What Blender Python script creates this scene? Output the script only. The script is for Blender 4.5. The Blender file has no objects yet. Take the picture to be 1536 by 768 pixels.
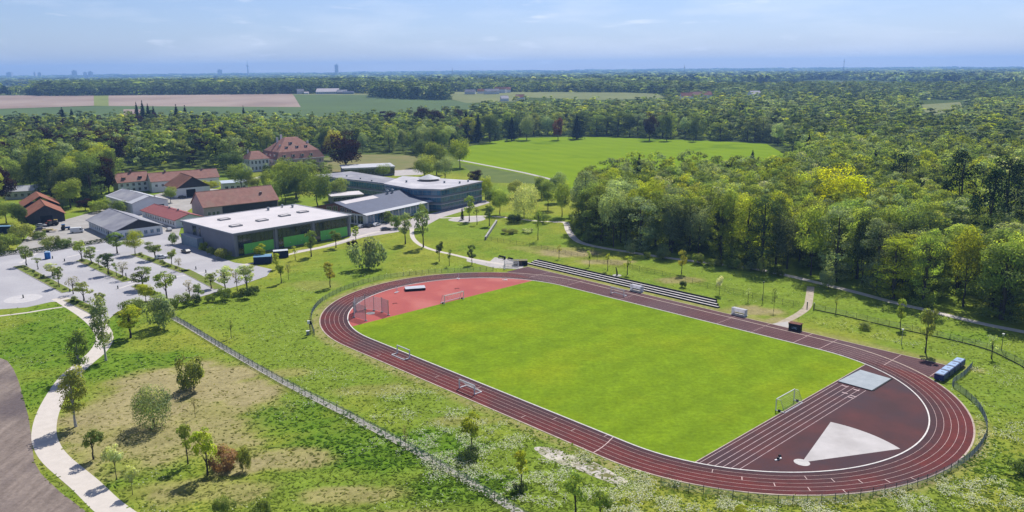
import bpy, math, random
import numpy as np
from mathutils import Vector, Matrix
from mathutils.geometry import tessellate_polygon

R = math.radians
rng = np.random.default_rng(11)
random.seed(5)
scn = bpy.context.scene
COL = scn.collection

# ------------------------------------------------------------------ camera (drone, 66.7 m up)
F, PITCH, ROLL, HC = 1215.0, 0.2245329722, -0.00936252, 66.6755
def plateau(x, y):
    """terrain height: river meadow at 0, farmland terrace 20 m higher to the north"""
    return 20.0 * np.clip((np.asarray(y, float) - 1150.0) / 600.0, 0, 1) + 36.0 * np.clip((np.asarray(y, float) - 7000.0) / 6000.0, 0, 1)
def g(u, v, z=0.0):
    """a spot measured in the survey photograph -> metres on the plane z"""
    x = (u - 768) / F; y = (384 - v) / F
    c, s = math.cos(ROLL), math.sin(ROLL); x, y = c * x - s * y, s * x + c * y
    cp, sp = math.cos(PITCH), math.sin(PITCH)
    dx, dy, dz = x, cp + y * sp, -sp + y * cp
    t = (HC - z) / -dz
    return (dx * t, dy * t)
def gp(u, v):
    p = g(u, v)
    if p[1] < 1100: return p
    for _ in range(40):
        q = g(u, v, float(plateau(*p))); p = ((p[0] + q[0]) / 2, (p[1] + q[1]) / 2)
    return p
def height(u, v, vt):
    p = g(u, v); d = p[1]
    return (v - vt) / F * math.hypot(d, HC) * 1.02
TX, TY, TA = 18.846198, 192.510155, -0.814723
TC, TS = math.cos(TA), math.sin(TA)
def tl(x, y):            # running track frame: x along the straights, y across
    return (TX + x * TC - y * TS, TY + x * TS + y * TC)

cam = bpy.data.cameras.new("camera"); co = bpy.data.objects.new("camera", cam); COL.objects.link(co)
cam.sensor_width = 36; cam.lens = F / 1536 * 36; cam.clip_start = 1; cam.clip_end = 60000
c, s = math.cos(ROLL), math.sin(ROLL); cp, sp = math.cos(PITCH), math.sin(PITCH)
Rt, Up, Fw = Vector((1, 0, 0)), Vector((0, sp, cp)), Vector((0, cp, -sp))
r_, u_ = c * Rt + s * Up, -s * Rt + c * Up
co.matrix_world = Matrix(((r_.x, u_.x, -Fw.x, 0), (r_.y, u_.y, -Fw.y, 0), (r_.z, u_.z, -Fw.z, HC), (0, 0, 0, 1)))
scn.camera = co

# ------------------------------------------------------------------ render settings, light, air
scn.render.engine = 'CYCLES'
cy = scn.cycles
cy.max_bounces = 5; cy.diffuse_bounces = 3; cy.glossy_bounces = 2; cy.transmission_bounces = 3
cy.volume_bounces = 0; cy.transparent_max_bounces = 4; cy.caustics_reflective = False; cy.caustics_refractive = False
cy.use_denoising = True
scn.view_settings.view_transform = 'Standard'; scn.view_settings.look = 'None'
scn.view_settings.exposure = 0.5; scn.view_settings.gamma = 1
SUN_EL, SUN_AZ = 51.0, 20.0        # azimuth clockwise from +Y
w = bpy.data.worlds.new("World"); scn.world = w; w.use_nodes = True
nt = w.node_tree; nt.nodes.clear()
def N(t, typ, **k):
    n = t.nodes.new(typ)
    for a, b in k.items(): setattr(n, a, b)
    return n
sky = N(nt, 'ShaderNodeTexSky', sky_type='NISHITA', sun_disc=False)
sky.sun_elevation = R(SUN_EL); sky.sun_rotation = R(SUN_AZ); sky.air_density = 1.0; sky.dust_density = .5; sky.ozone_density = 5.0; sky.altitude = 500
tc = N(nt, 'ShaderNodeTexCoord')
mp = N(nt, 'ShaderNodeMapping'); mp.inputs['Scale'].default_value = (2.2, 2.2, 13)
nz = N(nt, 'ShaderNodeTexNoise'); nz.inputs['Scale'].default_value = 2.3; nz.inputs['Detail'].default_value = 7; nz.inputs['Roughness'].default_value = .55
cr = N(nt, 'ShaderNodeValToRGB'); cr.color_ramp.elements[0].position = .46; cr.color_ramp.elements[1].position = .72
cr.color_ramp.elements[0].color = (0, 0, 0, 1); cr.color_ramp.elements[1].color = (.38, .38, .38, 1)
mp2 = N(nt, 'ShaderNodeMapping'); mp2.inputs['Scale'].default_value = (9, 9, 60); mp2.inputs['Location'].default_value = (3.1, 0, 1.4)
nz2 = N(nt, 'ShaderNodeTexNoise'); nz2.inputs['Scale'].default_value = 1.6; nz2.inputs['Detail'].default_value = 6
cr2 = N(nt, 'ShaderNodeValToRGB'); cr2.color_ramp.elements[0].position = .62; cr2.color_ramp.elements[1].position = .76
cr2.color_ramp.elements[1].color = (.5, .5, .5, 1)
mx = N(nt, 'ShaderNodeMix', data_type='RGBA', blend_type='MULTIPLY'); mx.inputs[0].default_value = 1; mx.inputs[7].default_value = (.59, .575, .685, 1)
addc = N(nt, 'ShaderNodeMath', operation='ADD', use_clamp=True)
mc = N(nt, 'ShaderNodeMix', data_type='RGBA'); mc.inputs[7].default_value = (6.6, 6.8, 7.2, 1)
bg = N(nt, 'ShaderNodeBackground'); bg.inputs['Strength'].default_value = .118
ow = N(nt, 'ShaderNodeOutputWorld'); L = nt.links.new
L(tc.outputs['Generated'], mp.inputs[0]); L(mp.outputs[0], nz.inputs['Vector']); L(nz.outputs['Fac'], cr.inputs[0])
L(tc.outputs['Generated'], mp2.inputs[0]); L(mp2.outputs[0], nz2.inputs['Vector']); L(nz2.outputs['Fac'], cr2.inputs[0])
L(cr.outputs[0], addc.inputs[0]); L(cr2.outputs[0], addc.inputs[1])
L(sky.outputs[0], mx.inputs[6]); L(mx.outputs[2], mc.inputs[6]); L(addc.outputs[0], mc.inputs[0])
L(mc.outputs[2], bg.inputs[0]); L(bg.outputs[0], ow.inputs[0])
sl = bpy.data.lights.new("sun", 'SUN'); so = bpy.data.objects.new("sun", sl); COL.objects.link(so)
sl.energy = 4.8; sl.angle = R(.53); sl.color = (1, .955, .88)
d = Vector((math.sin(R(SUN_AZ)) * math.cos(R(SUN_EL)), math.cos(R(SUN_AZ)) * math.cos(R(SUN_EL)), math.sin(R(SUN_EL))))
so.rotation_euler = d.to_track_quat('Z', 'Y').to_euler(); so.location = (60, 160, 120)

# ------------------------------------------------------------------ materials
MATS = {}
def M(name, col, rough=.85, col2=None, scale=1.0, var=.25, detail=5, spec=.12, metal=0, bump=0, coord='pos', stretch=(1, 1, 1), ramp=(.35, .68), third=None, fine=None, bands=None):
    """principled surface with two or three noise-mixed base colours"""
    if name in MATS: return MATS[name]
    K = .80
    col = tuple(v * K for v in col); col2 = tuple(v * K for v in col2) if col2 else None
    if third: third = (tuple(v * K for v in third[0]), *third[1:])
    m = bpy.data.materials.new(name); m.use_nodes = True; t = m.node_tree; b = t.nodes['Principled BSDF']
    b.inputs['Roughness'].default_value = rough; b.inputs['Metallic'].default_value = metal
    b.inputs['Specular IOR Level'].default_value = spec
    if col2 is None: col2 = tuple(max(0, v * (1 - var)) for v in col); col = tuple(v * (1 + var * .5) for v in col)
    if coord == 'pos': q = N(t, 'ShaderNodeNewGeometry').outputs['Position']
    else: q = N(t, 'ShaderNodeTexCoord').outputs['Object']
    mpn = N(t, 'ShaderNodeMapping'); mpn.inputs['Scale'].default_value = stretch; t.links.new(q, mpn.inputs[0])
    n = N(t, 'ShaderNodeTexNoise'); n.inputs['Scale'].default_value = scale; n.inputs['Detail'].default_value = detail; n.inputs['Roughness'].default_value = .62
    t.links.new(mpn.outputs[0], n.inputs['Vector'])
    r = N(t, 'ShaderNodeValToRGB'); e = r.color_ramp.elements
    e[0].position, e[1].position = ramp; e[0].color = (*col2, 1); e[1].color = (*col, 1)
    t.links.new(n.outputs['Fac'], r.inputs[0]); out = r.outputs[0]
    if third:                       # (colour, scale, lo, hi)
        n3 = N(t, 'ShaderNodeTexNoise'); n3.inputs['Scale'].default_value = third[1]; n3.inputs['Detail'].default_value = 4
        t.links.new(q, n3.inputs['Vector'])
        mr = N(t, 'ShaderNodeMapRange'); mr.inputs[1].default_value = third[2]; mr.inputs[2].default_value = third[3]
        t.links.new(n3.outputs['Fac'], mr.inputs[0])
        m3 = N(t, 'ShaderNodeMix', data_type='RGBA'); m3.inputs[7].default_value = (*third[0], 1)
        t.links.new(mr.outputs[0], m3.inputs[0]); t.links.new(out, m3.inputs[6]); out = m3.outputs[2]
    if bands:                       # mowing bands: (angle, width in metres, strength)
        vt_ = N(t, 'ShaderNodeVectorMath', operation='DOT_PRODUCT'); vt_.inputs[1].default_value = (math.cos(bands[0]) * math.pi / bands[1], math.sin(bands[0]) * math.pi / bands[1], 0)
        sn_ = N(t, 'ShaderNodeMath', operation='SINE'); t.links.new(q, vt_.inputs[0]); t.links.new(vt_.outputs['Value'], sn_.inputs[0])
        rb_ = N(t, 'ShaderNodeMapRange'); rb_.inputs[1].default_value = -.35; rb_.inputs[2].default_value = .35; rb_.inputs[3].default_value = 1 - bands[2]; rb_.inputs[4].default_value = 1 + bands[2]
        mb_ = N(t, 'ShaderNodeMix', data_type='RGBA', blend_type='MULTIPLY'); mb_.inputs[0].default_value = 1
        t.links.new(sn_.outputs[0], rb_.inputs[0]); t.links.new(out, mb_.inputs[6]); t.links.new(rb_.outputs[0], mb_.inputs[7]); out = mb_.outputs[2]
    for fs, fl_, fh_ in (fine or ()):
        n4 = N(t, 'ShaderNodeTexNoise'); n4.inputs['Scale'].default_value = fs; n4.inputs['Detail'].default_value = 6; n4.inputs['Roughness'].default_value = .7
        t.links.new(q, n4.inputs['Vector']); r4 = N(t, 'ShaderNodeMapRange'); r4.inputs[1].default_value = .3; r4.inputs[2].default_value = .7; r4.inputs[3].default_value = fl_; r4.inputs[4].default_value = fh_
        m4 = N(t, 'ShaderNodeMix', data_type='RGBA', blend_type='MULTIPLY'); m4.inputs[0].default_value = 1
        t.links.new(n4.outputs['Fac'], r4.inputs[0]); t.links.new(out, m4.inputs[6]); t.links.new(r4.outputs[0], m4.inputs[7]); out = m4.outputs[2]
    t.links.new(out, b.inputs['Base Color'])
    if bump:
        bp = N(t, 'ShaderNodeBump'); bp.inputs['Strength'].default_value = bump; bp.inputs['Distance'].default_value = .3
        t.links.new(n.outputs['Fac'], bp.inputs['Height']); t.links.new(bp.outputs[0], b.inputs['Normal'])
    MATS[name] = m; return m

def glass(name, col, rough=.12):
    m = M(name, col, rough, var=.5, scale=.35, spec=.8); return m

def ground_mat(name, fine=((.62, 2.2), (1.5, .28)), bump=.5):
    m = bpy.data.materials.new(name); m.use_nodes = True; t = m.node_tree; b = t.nodes['Principled BSDF']
    b.inputs['Roughness'].default_value = .95; b.inputs['Specular IOR Level'].default_value = 0
    a = N(t, 'ShaderNodeAttribute', attribute_name='Col')
    q = N(t, 'ShaderNodeNewGeometry').outputs['Position']; out = a.outputs['Color']; hs = []
    for sc, lo, hi, det in ((1.1, .66, 1.36, 6), (.11, .86, 1.15, 3)):
        n = N(t, 'ShaderNodeTexNoise'); n.inputs['Scale'].default_value = sc; n.inputs['Detail'].default_value = det; n.inputs['Roughness'].default_value = .7
        t.links.new(q, n.inputs['Vector'])
        mr = N(t, 'ShaderNodeMapRange'); mr.inputs[1].default_value = .25; mr.inputs[2].default_value = .75; mr.inputs[3].default_value = lo; mr.inputs[4].default_value = hi
        t.links.new(n.outputs['Fac'], mr.inputs[0]); hs.append(n)
        mm = N(t, 'ShaderNodeMix', data_type='RGBA', blend_type='MULTIPLY'); mm.inputs[0].default_value = 1
        t.links.new(out, mm.inputs[6]); t.links.new(mr.outputs[0], mm.inputs[7]); out = mm.outputs[2]
    t.links.new(out, b.inputs['Base Color'])
    bp = N(t, 'ShaderNodeBump'); bp.inputs['Strength'].default_value = bump; bp.inputs['Distance'].default_value = .35
    t.links.new(hs[0].outputs['Fac'], bp.inputs['Height']); t.links.new(bp.outputs[0], b.inputs['Normal'])
    return m

def leaf_mat(name, transl=.38):
    m = bpy.data.materials.new(name); m.use_nodes = True; t = m.node_tree; t.nodes.clear()
    a = N(t, 'ShaderNodeAttribute', attribute_name='Col'); oi = N(t, 'ShaderNodeObjectInfo')
    mm = N(t, 'ShaderNodeMix', data_type='RGBA', blend_type='MULTIPLY'); mm.inputs[0].default_value = 1
    t.links.new(a.outputs['Color'], mm.inputs[6]); t.links.new(oi.outputs['Color'], mm.inputs[7])
    df = N(t, 'ShaderNodeBsdfDiffuse'); tr = N(t, 'ShaderNodeBsdfTranslucent')
    tm = N(t, 'ShaderNodeMix', data_type='RGBA', blend_type='MULTIPLY'); tm.inputs[0].default_value = 1; tm.inputs[7].default_value = (1.3, 1.3, .5, 1)
    t.links.new(mm.outputs[2], tm.inputs[6]); t.links.new(mm.outputs[2], df.inputs[0]); t.links.new(tm.outputs[2], tr.inputs[0])
    ms = N(t, 'ShaderNodeMixShader'); ms.inputs[0].default_value = transl
    t.links.new(df.outputs[0], ms.inputs[1]); t.links.new(tr.outputs[0], ms.inputs[2])
    o = N(t, 'ShaderNodeOutputMaterial'); t.links.new(ms.outputs[0], o.inputs[0])
    return m
LEAF = leaf_mat('leaves', .54); NEEDLE = leaf_mat('needles', .2); GRASS = leaf_mat('grass_blades', .5)
BARK = M('bark', (.09, .075, .06), var=.5, scale=3, coord='obj'); BIRCH = M('birch_bark', (.55, .53, .5), col2=(.12, .11, .1), scale=6, coord='obj', ramp=(.3, .5))
WHITE = M('white_paint', (.78, .78, .78), .45, var=.06, scale=.8); LINE = M('line_paint', (.66, .48, .45), .8, var=.25, scale=.7)
KERBW = M('white_kerb', (.74, .70, .66), .7, var=.2, scale=1.2)
STEEL = M('galvanised_steel', (.36, .39, .40), .5, var=.2, metal=.3); DSTEEL = M('dark_green_steel', (.06, .075, .072), .5, var=.3)
NET = M('net_cord', (.62, .62, .62), .8, var=.1); BLACK = M('black_rubber', (.02, .02, .022), .7, var=.3)
GLASSD = glass('dark_glass', (.028, .04, .05)); GLASSB = glass('blue_glass', (.06, .20, .34))

# ------------------------------------------------------------------ mesh helpers
def link(o, parent=None):
    COL.objects.link(o)
    if parent: o.parent = parent
    return o
def props(o, label=None, cat=None, group=None, kind=None):
    if label: o['label'] = label
    if cat: o['category'] = cat
    if group: o['group'] = group
    if kind: o['kind'] = kind
    return o
def thing(name, label, cat, loc, rz=0, group=None):
    o = bpy.data.objects.new(name, None); o.empty_display_size = .5; link(o)
    o.location = (*loc, 0)[:3] if len(loc) == 2 else loc; o.rotation_euler = (0, 0, rz)
    return props(o, label, cat, group)
class MB:
    def __init__(s): s.v, s.f, s.m, s.i = [], [], [], 0
    def mat(s, i): s.i = i; return s
    def poly(s, pts):
        n = len(s.v); s.v += [tuple(p) for p in pts]; s.f.append(tuple(range(n, n + len(pts)))); s.m.append(s.i)
    def prism(s, poly, z0, z1, top=True, bottom=True, shrink=None):
        n = len(s.v); k = len(poly)
        a = sum(poly[i][0] * poly[(i + 1) % k][1] - poly[(i + 1) % k][0] * poly[i][1] for i in range(k))
        if a < 0: poly = poly[::-1]
        up = shrink[::-1] if (shrink and a < 0) else (shrink or poly)
        s.v += [(p[0], p[1], z0) for p in poly] + [(p[0], p[1], z1) for p in up]
        for i in range(k):
            j = (i + 1) % k; s.f.append((n + i, n + j, n + k + j, n + k + i)); s.m.append(s.i)
        if top: s.f.append(tuple(n + k + i for i in range(k))); s.m.append(s.i)
        if bottom: s.f.append(tuple(n + k - 1 - i for i in range(k))); s.m.append(s.i)
    def box(s, c0, c1):
        s.prism([(c0[0], c0[1]), (c1[0], c0[1]), (c1[0], c1[1]), (c0[0], c1[1])], c0[2], c1[2])
    def cbox(s, c, d, rz=0):
        cc, ss = math.cos(rz), math.sin(rz)
        s.prism([(c[0] + cc * x - ss * y, c[1] + ss * x + cc * y) for x, y in ((-d[0] / 2, -d[1] / 2), (d[0] / 2, -d[1] / 2), (d[0] / 2, d[1] / 2), (-d[0] / 2, d[1] / 2))], c[2] - d[2] / 2, c[2] + d[2] / 2)
    def tube(s, p, q, r0, r1=None, k=6, cap=True):
        r1 = r0 if r1 is None else r1
        p, q = Vector(p), Vector(q); ax = (q - p)
        if ax.length < 1e-6: return
        ax.normalize(); a = ax.orthogonal().normalized(); b = ax.cross(a); n = len(s.v)
        for base, r in ((p, r0), (q, r1)):
            for i in range(k):
                t = 2 * math.pi * i / k; s.v.append(tuple(base + a * (r * math.cos(t)) + b * (r * math.sin(t))))
        for i in range(k):
            j = (i + 1) % k; s.f.append((n + i, n + j, n + k + j, n + k + i)); s.m.append(s.i)
        if cap:
            s.f.append(tuple(n + k + i for i in range(k))); s.m.append(s.i); s.f.append(tuple(n + k - 1 - i for i in range(k))); s.m.append(s.i)
    def build(s, name, mats, parent=None, bevel=0):
        me = bpy.data.meshes.new(name); me.from_pydata(s.v, [], s.f)
        for m in (mats if isinstance(mats, (list, tuple)) else [mats]): me.materials.append(m)
        me.polygons.foreach_set('material_index', s.m); me.polygons.foreach_set('use_smooth', [False] * len(s.f)); me.update()
        o = link(bpy.data.objects.new(name, me), parent)
        if bevel:
            b = o.modifiers.new('bevel', 'BEVEL'); b.width = bevel; b.segments = 2; b.limit_method = 'ANGLE'
        return o
def quads_mesh(name, V, C=None, mats=()):
    """V (n,4,3) loose quads, C (n,3) one colour per quad"""
    n = len(V); me = bpy.data.meshes.new(name)
    me.vertices.add(4 * n); me.vertices.foreach_set('co', np.ascontiguousarray(V, np.float32).ravel())
    me.loops.add(4 * n); me.loops.foreach_set('vertex_index', np.arange(4 * n, dtype=np.int32))
    me.polygons.add(n); me.polygons.foreach_set('loop_start', np.arange(0, 4 * n, 4, dtype=np.int32))
    if C is not None:
        a = me.attributes.new('Col', 'FLOAT_COLOR', 'POINT')
        cc = np.ones((n, 4, 4), np.float32); cc[:, :, :3] = np.asarray(C)[:, None, :]
        a.data.foreach_set('color', cc.ravel())
    me.update(calc_edges=True)
    for m in mats: me.materials.append(m)
    return me
def dup(root, loc, rz=0, label=None, group=None, scale=None, color=None):
    r = root.copy(); COL.objects.link(r); r.location = loc if len(loc) == 3 else (*loc, 0); r.rotation_euler = (0, 0, rz)
    if label: r['label'] = label
    if group: r['group'] = group
    if scale is not None: r.scale = scale
    for ch in root.children:
        cc = ch.copy(); COL.objects.link(cc); cc.parent = r
        if color and ch.name.split('.')[0] in ('crown', 'blossom'): cc.color = (*color, 1)
        for gch in ch.children:
            dd = gch.copy(); COL.objects.link(dd); dd.parent = cc
    return r
def inpoly(px, py, poly):
    px, py = np.asarray(px, float), np.asarray(py, float); r = np.zeros(px.shape, bool); k = len(poly); j = k - 1
    for i in range(k):
        xi, yi = poly[i]; xj, yj = poly[j]
        if yi != yj:
            r ^= ((yi > py) != (yj > py)) & (px < (xj - xi) * (py - yi) / (yj - yi) + xi)
        j = i
    return r
def smooth(pts, k=6, closed=False):
    P = [np.array(p, float) for p in pts]; n = len(P); out = []
    for i in range(n if closed else n - 1):
        p0, p1, p2, p3 = (P[(i - 1) % n], P[i], P[(i + 1) % n], P[(i + 2) % n]) if closed else (P[max(i - 1, 0)], P[i], P[i + 1], P[min(i + 2, n - 1)])
        for t in np.linspace(0, 1, k, endpoint=False):
            out.append(tuple(.5 * (2 * p1 + (p2 - p0) * t + (2 * p0 - 5 * p1 + 4 * p2 - p3) * t * t + (3 * p1 - p0 - 3 * p2 + p3) * t ** 3)))
    if not closed: out.append(tuple(P[-1]))
    return out
def dist_line(px, py, line):
    px, py = np.asarray(px, float), np.asarray(py, float); best = np.full(px.shape, 1e9)
    for (x0, y0), (x1, y1) in zip(line[:-1], line[1:]):
        dx, dy = x1 - x0, y1 - y0; l = dx * dx + dy * dy + 1e-9
        t = np.clip(((px - x0) * dx + (py - y0) * dy) / l, 0, 1)
        best = np.minimum(best, np.hypot(px - x0 - t * dx, py - y0 - t * dy))
    return best
# value noise in numpy
_lat = np.random.default_rng(3).random((256, 256))
def vnoise(x, y):
    xi, yi = np.floor(x).astype(int), np.floor(y).astype(int); fx, fy = x - xi, y - yi
    fx, fy = fx * fx * (3 - 2 * fx), fy * fy * (3 - 2 * fy)
    a, b, c_, d_ = _lat[xi % 256, yi % 256], _lat[(xi + 1) % 256, yi % 256], _lat[xi % 256, (yi + 1) % 256], _lat[(xi + 1) % 256, (yi + 1) % 256]
    return (a * (1 - fx) + b * fx) * (1 - fy) + (c_ * (1 - fx) + d_ * fx) * fy
def fbm(x, y, o=4):
    s, a, t = 0, .5, 0
    for i in range(o):
        s = s + a * vnoise(x + 17.3 * i, y - 9.1 * i); t += a; a *= .55; x, y = x * 2.03, y * 2.03
    return s / t
def sheet(name, poly, z, mat, kind='structure'):
    tri = tessellate_polygon([[Vector((p[0], p[1], 0)) for p in poly]])
    v = [(p[0], p[1], z if not callable(z) else z(p[0], p[1])) for p in poly]
    f = []
    for a, b, c_ in tri:
        A, B, C = v[a], v[b], v[c_]
        cr_ = (B[0] - A[0]) * (C[1] - A[1]) - (B[1] - A[1]) * (C[0] - A[0])
        f.append((a, b, c_) if cr_ > 0 else (a, c_, b))
    me = bpy.data.meshes.new(name); me.from_pydata(v, [], f); me.materials.append(mat); me.update()
    return props(link(bpy.data.objects.new(name, me)), kind=kind)
def strip_quads(line, w0, w1=None):
    """ribbon between offsets w0..w1 to the left of a polyline"""
    P = [np.array(p, float) for p in line]; out = []
    for i, p in enumerate(P):
        a = P[max(i - 1, 0)]; b = P[min(i + 1, len(P) - 1)]; t = (b - a) / (np.linalg.norm(b - a) + 1e-9); n = np.array((-t[1], t[0]))
        out.append((p + n * w0, p + n * w1))
    return out
def ribbon(mb, line, w0, w1, z):
    q = strip_quads(line, w0, w1)
    for (a, b), (c_, d_) in zip(q[:-1], q[1:]): mb.poly([(*a, z), (*c_, z), (*d_, z), (*b, z)][::(1 if w1 > w0 else -1)])
def path(name, pxs, width, z, mat, k=6, world=False):
    ln = smooth([p if world else g(*p) for p in pxs], k); mb = MB(); ribbon(mb, ln, -width / 2, width / 2, z)
    o = mb.build(name, mat); props(o, kind='structure'); return ln
#@@TERRAIN
# ================================================================== GROUND
def grid_axis(lo, hi, step, far_lo, far_hi, q=1.18):
    mid = list(np.arange(lo, hi + step, step)); a, st = [], step
    x = lo
    while x > far_lo: st *= q; x -= st; a.append(x)
    b, st, x = [], step, mid[-1]
    while x < far_hi: st *= q; x += st; b.append(x)
    return np.array(a[::-1] + mid + b)
gx = grid_axis(-190, 190, 1.3, -9000, 9000); gy = np.sort(np.concatenate([grid_axis(85, 420, 1.3, -1500, 11500), [1150.0, 1750.0, 7000.0]]))
GX, GY = np.meshgrid(gx, gy)
def ell(px, py, u, v, du, dv, soft=1.0, nz=.5):
    c0 = g(u, v); rx = abs(g(u + du, v)[0] - c0[0]) + .1; ry = max(abs(g(u, v - dv)[1] - c0[1]), .5)
    d_ = np.hypot((px - c0[0]) / rx, (py - c0[1]) / ry) + nz * (fbm(px * .16, py * .16) - .5) * 2
    return np.clip((1.15 - d_) / (.45 * soft), 0, 1)
def loc_track(px, py):
    qx, qy = px - TX, py - TY; return qx * TC + qy * TS, -qx * TS + qy * TC
def track_r(px, py):
    X, Y = loc_track(px, py); X = np.maximum(np.abs(X) - 42.195, 0); return np.hypot(X, Y)
DRY = [(240, 640, 165, 62, .72), (285, 572, 105, 30, 1), (200, 612, 95, 34, .9), (365, 588, 62, 22, .9), (145, 640, 45, 26, .6), (430, 690, 75, 17, .75), (530, 742, 85, 15, .6), (620, 772, 70, 9, .6),
       (300, 735, 130, 22, .55), (360, 700, 50, 17, .9), (850, 379, 50, 7, .85), (905, 393, 45, 5, .8), (1015, 420, 38, 5, .6), (1125, 466, 42, 9, .8), (1165, 482, 30, 6, .7), (800, 372, 40, 4, .4),
       (470, 428, 40, 7, .35), (430, 560, 35, 8, .55), (560, 585, 70, 10, .4), (700, 632, 70, 8, .4), (240, 690, 60, 20, .4), (130, 705, 26, 12, .7), (245, 742, 30, 12, .7)]
LUSH = [(110, 505, 110, 38, 1), (570, 672, 150, 34, 1), (205, 545, 90, 22, .9), (430, 625, 90, 26, .9), (150, 720, 45, 20, .8), (690, 735, 90, 26, .8), (60, 590, 50, 26, .8), (90, 465, 60, 10, .7), (250, 700, 50, 12, .6),
        (1290, 690, 400, 12, .3), (1500, 700, 60, 60, .5), (700, 370, 60, 8, .4), (1460, 505, 60, 10, .6)]
FLOW = [(620, 615, 90, 30, .9), (540, 575, 90, 22, .5), (700, 660, 110, 36, 1), (860, 725, 130, 36, 1), (1000, 755, 150, 22, .9), (1420, 740, 150, 26, .9), (1340, 512, 60, 10, .9), (1420, 545, 70, 16, .9), (1490, 640, 45, 60, .5), (1500, 560, 40, 20, .5),
        (560, 430, 60, 6, .8), (610, 410, 70, 5, .8), (640, 405, 60, 5, .5), (470, 440, 50, 5, .7), (450, 450, 40, 5, .5), (1250, 490, 40, 8, .5), (1520, 745, 60, 30, .7), (500, 600, 40, 14, .5), (410, 505, 50, 8, .3), (1180, 765, 120, 14, .9)]
def field_amount(L_, px, py, nz=.5):
    a = np.zeros(px.shape)
    for u, v, du, dv, k in L_: a = np.maximum(a, k * ell(px, py, u, v, du, dv, 1, nz))
    return a
nearm = (np.abs(GX) < 260) & (GY > 60) & (GY < 520)
dry = np.zeros(GX.shape); lush = np.zeros(GX.shape)
dry[nearm] = field_amount(DRY, GX[nearm], GY[nearm]); lush[nearm] = field_amount(LUSH, GX[nearm], GY[nearm])
tr = track_r(GX, GY); X_, Y_ = loc_track(GX, GY)
edge = np.clip(1 - np.abs(tr - 45.4) / 2.2, 0, 1) * (.35 + .75 * fbm(GX * .08, GY * .08))          # mown dry margin round the track
dry = np.maximum(dry, np.clip(edge, 0, .75) * (Y_ < 20))
dry = np.maximum(dry, .65 * np.clip(1 - np.abs(Y_ - 48.3) / 2.5, 0, 1) * (np.abs(X_) < 75))
n1, n2, n3 = fbm(GX * .035, GY * .035), fbm(GX * .22, GY * .22, 5), fbm(GX * .75 + 9, GY * .75, 3)
base = np.array((.140, .195, .026)); yel = np.array((.195, .215, .032)); lus = np.array((.088, .162, .016)); tan = np.array((.262, .222, .118)); straw = np.array((.205, .200, .058)); wild = np.array((.060, .085, .024))
def lerp(a, b, t): return a + (b - a) * t[..., None]
GC = lerp(base, yel, np.clip((n1 - .42) * 4, 0, 1)); GC = lerp(GC, lus, np.clip(lush * .8 + np.clip((n2 - .58) * 3, 0, .35), 0, 1))
dd_ = np.clip(dry * (.68 + .62 * n2), 0, 1)
GC = lerp(GC, np.broadcast_to(straw, GC.shape), np.clip(dd_ * 1.6, 0, 1)); GC = lerp(GC, np.broadcast_to(tan, GC.shape), np.clip((dd_ - .42) * 1.7, 0, .85))
GC *= 1.02 * (.80 + .40 * n3)[..., None]
far = np.clip((np.hypot(GX, GY) - 520) / 200, 0, 1); GC = lerp(GC, np.broadcast_to(wild, GC.shape), far)
GC = lerp(GC, np.broadcast_to(np.array((.11, .135, .035)), GC.shape), np.clip((fbm(GX * .003, GY * .003) - .5) * 5, 0, .6) * far)
GZ = plateau(GX, GY)
ny, nx = GX.shape
me = bpy.data.meshes.new('ground'); me.vertices.add(nx * ny)
me.vertices.foreach_set('co', np.stack([GX, GY, GZ], -1).astype(np.float32).ravel())
idx = np.arange(nx * ny).reshape(ny, nx)
fq = np.stack([idx[:-1, :-1], idx[:-1, 1:], idx[1:, 1:], idx[1:, :-1]], -1).reshape(-1, 4)
me.loops.add(fq.size); me.loops.foreach_set('vertex_index', fq.ravel().astype(np.int32))
me.polygons.add(len(fq)); me.polygons.foreach_set('loop_start', np.arange(0, fq.size, 4, dtype=np.int32))
at = me.attributes.new('Col', 'FLOAT_COLOR', 'POINT'); at.data.foreach_set('color', np.concatenate([GC, np.ones((ny, nx, 1))], -1).astype(np.float32).ravel())
me.update(calc_edges=True); me.materials.append(ground_mat('meadow'))
props(link(bpy.data.objects.new('ground', me)), kind='structure')

# ------------------------------------------------------------------ fields, roads, paths
PLOW = M('ploughed_soil', (.285, .232, .20), col2=(.175, .140, .122), scale=.5, stretch=(1, .18, 1), detail=8, rough=1, bump=.8, third=((.13, .105, .105), .06, .45, .62), fine=((1.5, .75, 1.25),))
GRAVEL = M('pale_gravel', (.62, .565, .51), col2=(.55, .50, .45), scale=.6, detail=8, rough=1)
ASPH = M('pale_asphalt', (.44, .43, .45), col2=(.37, .36, .38), scale=.05, detail=5, rough=.9, third=((.46, .45, .46), .05, .5, .7), fine=((1.5, .92, 1.08),))
PAVE = M('paving', (.50, .465, .445), col2=(.41, .385, .37), scale=.3, detail=6, rough=.9)
plow_px = [(-160, 530), (0, 537), (11, 541), (20, 553), (28, 572), (36, 600), (43, 626), (47, 655), (51, 692), (61, 710), (90, 738), (133, 770), (190, 812), (-60, 812), (-240, 640)]
plow = [g(*p) for p in plow_px]; sheet('ploughed_field', plow, .012, PLOW)
main_path = smooth([g(*p) for p in [(260, 822), (173, 768), (128, 727), (85, 690), (70, 668), (66, 648), (71, 622), (84, 594), (103, 566), (126, 545), (147, 527), (157, 508), (150, 491), (132, 474), (106, 457), (88, 447)]], 7)
mb = MB(); ribbon(mb, main_path, -2.1, 2.1, .018); props(mb.build('gravel_path', GRAVEL), kind='structure')
thin1 = path('footpath', [(-40, 480), (0, 474), (40, 469), (70, 464), (98, 460)], 1.2, .016, GRAVEL)
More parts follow.
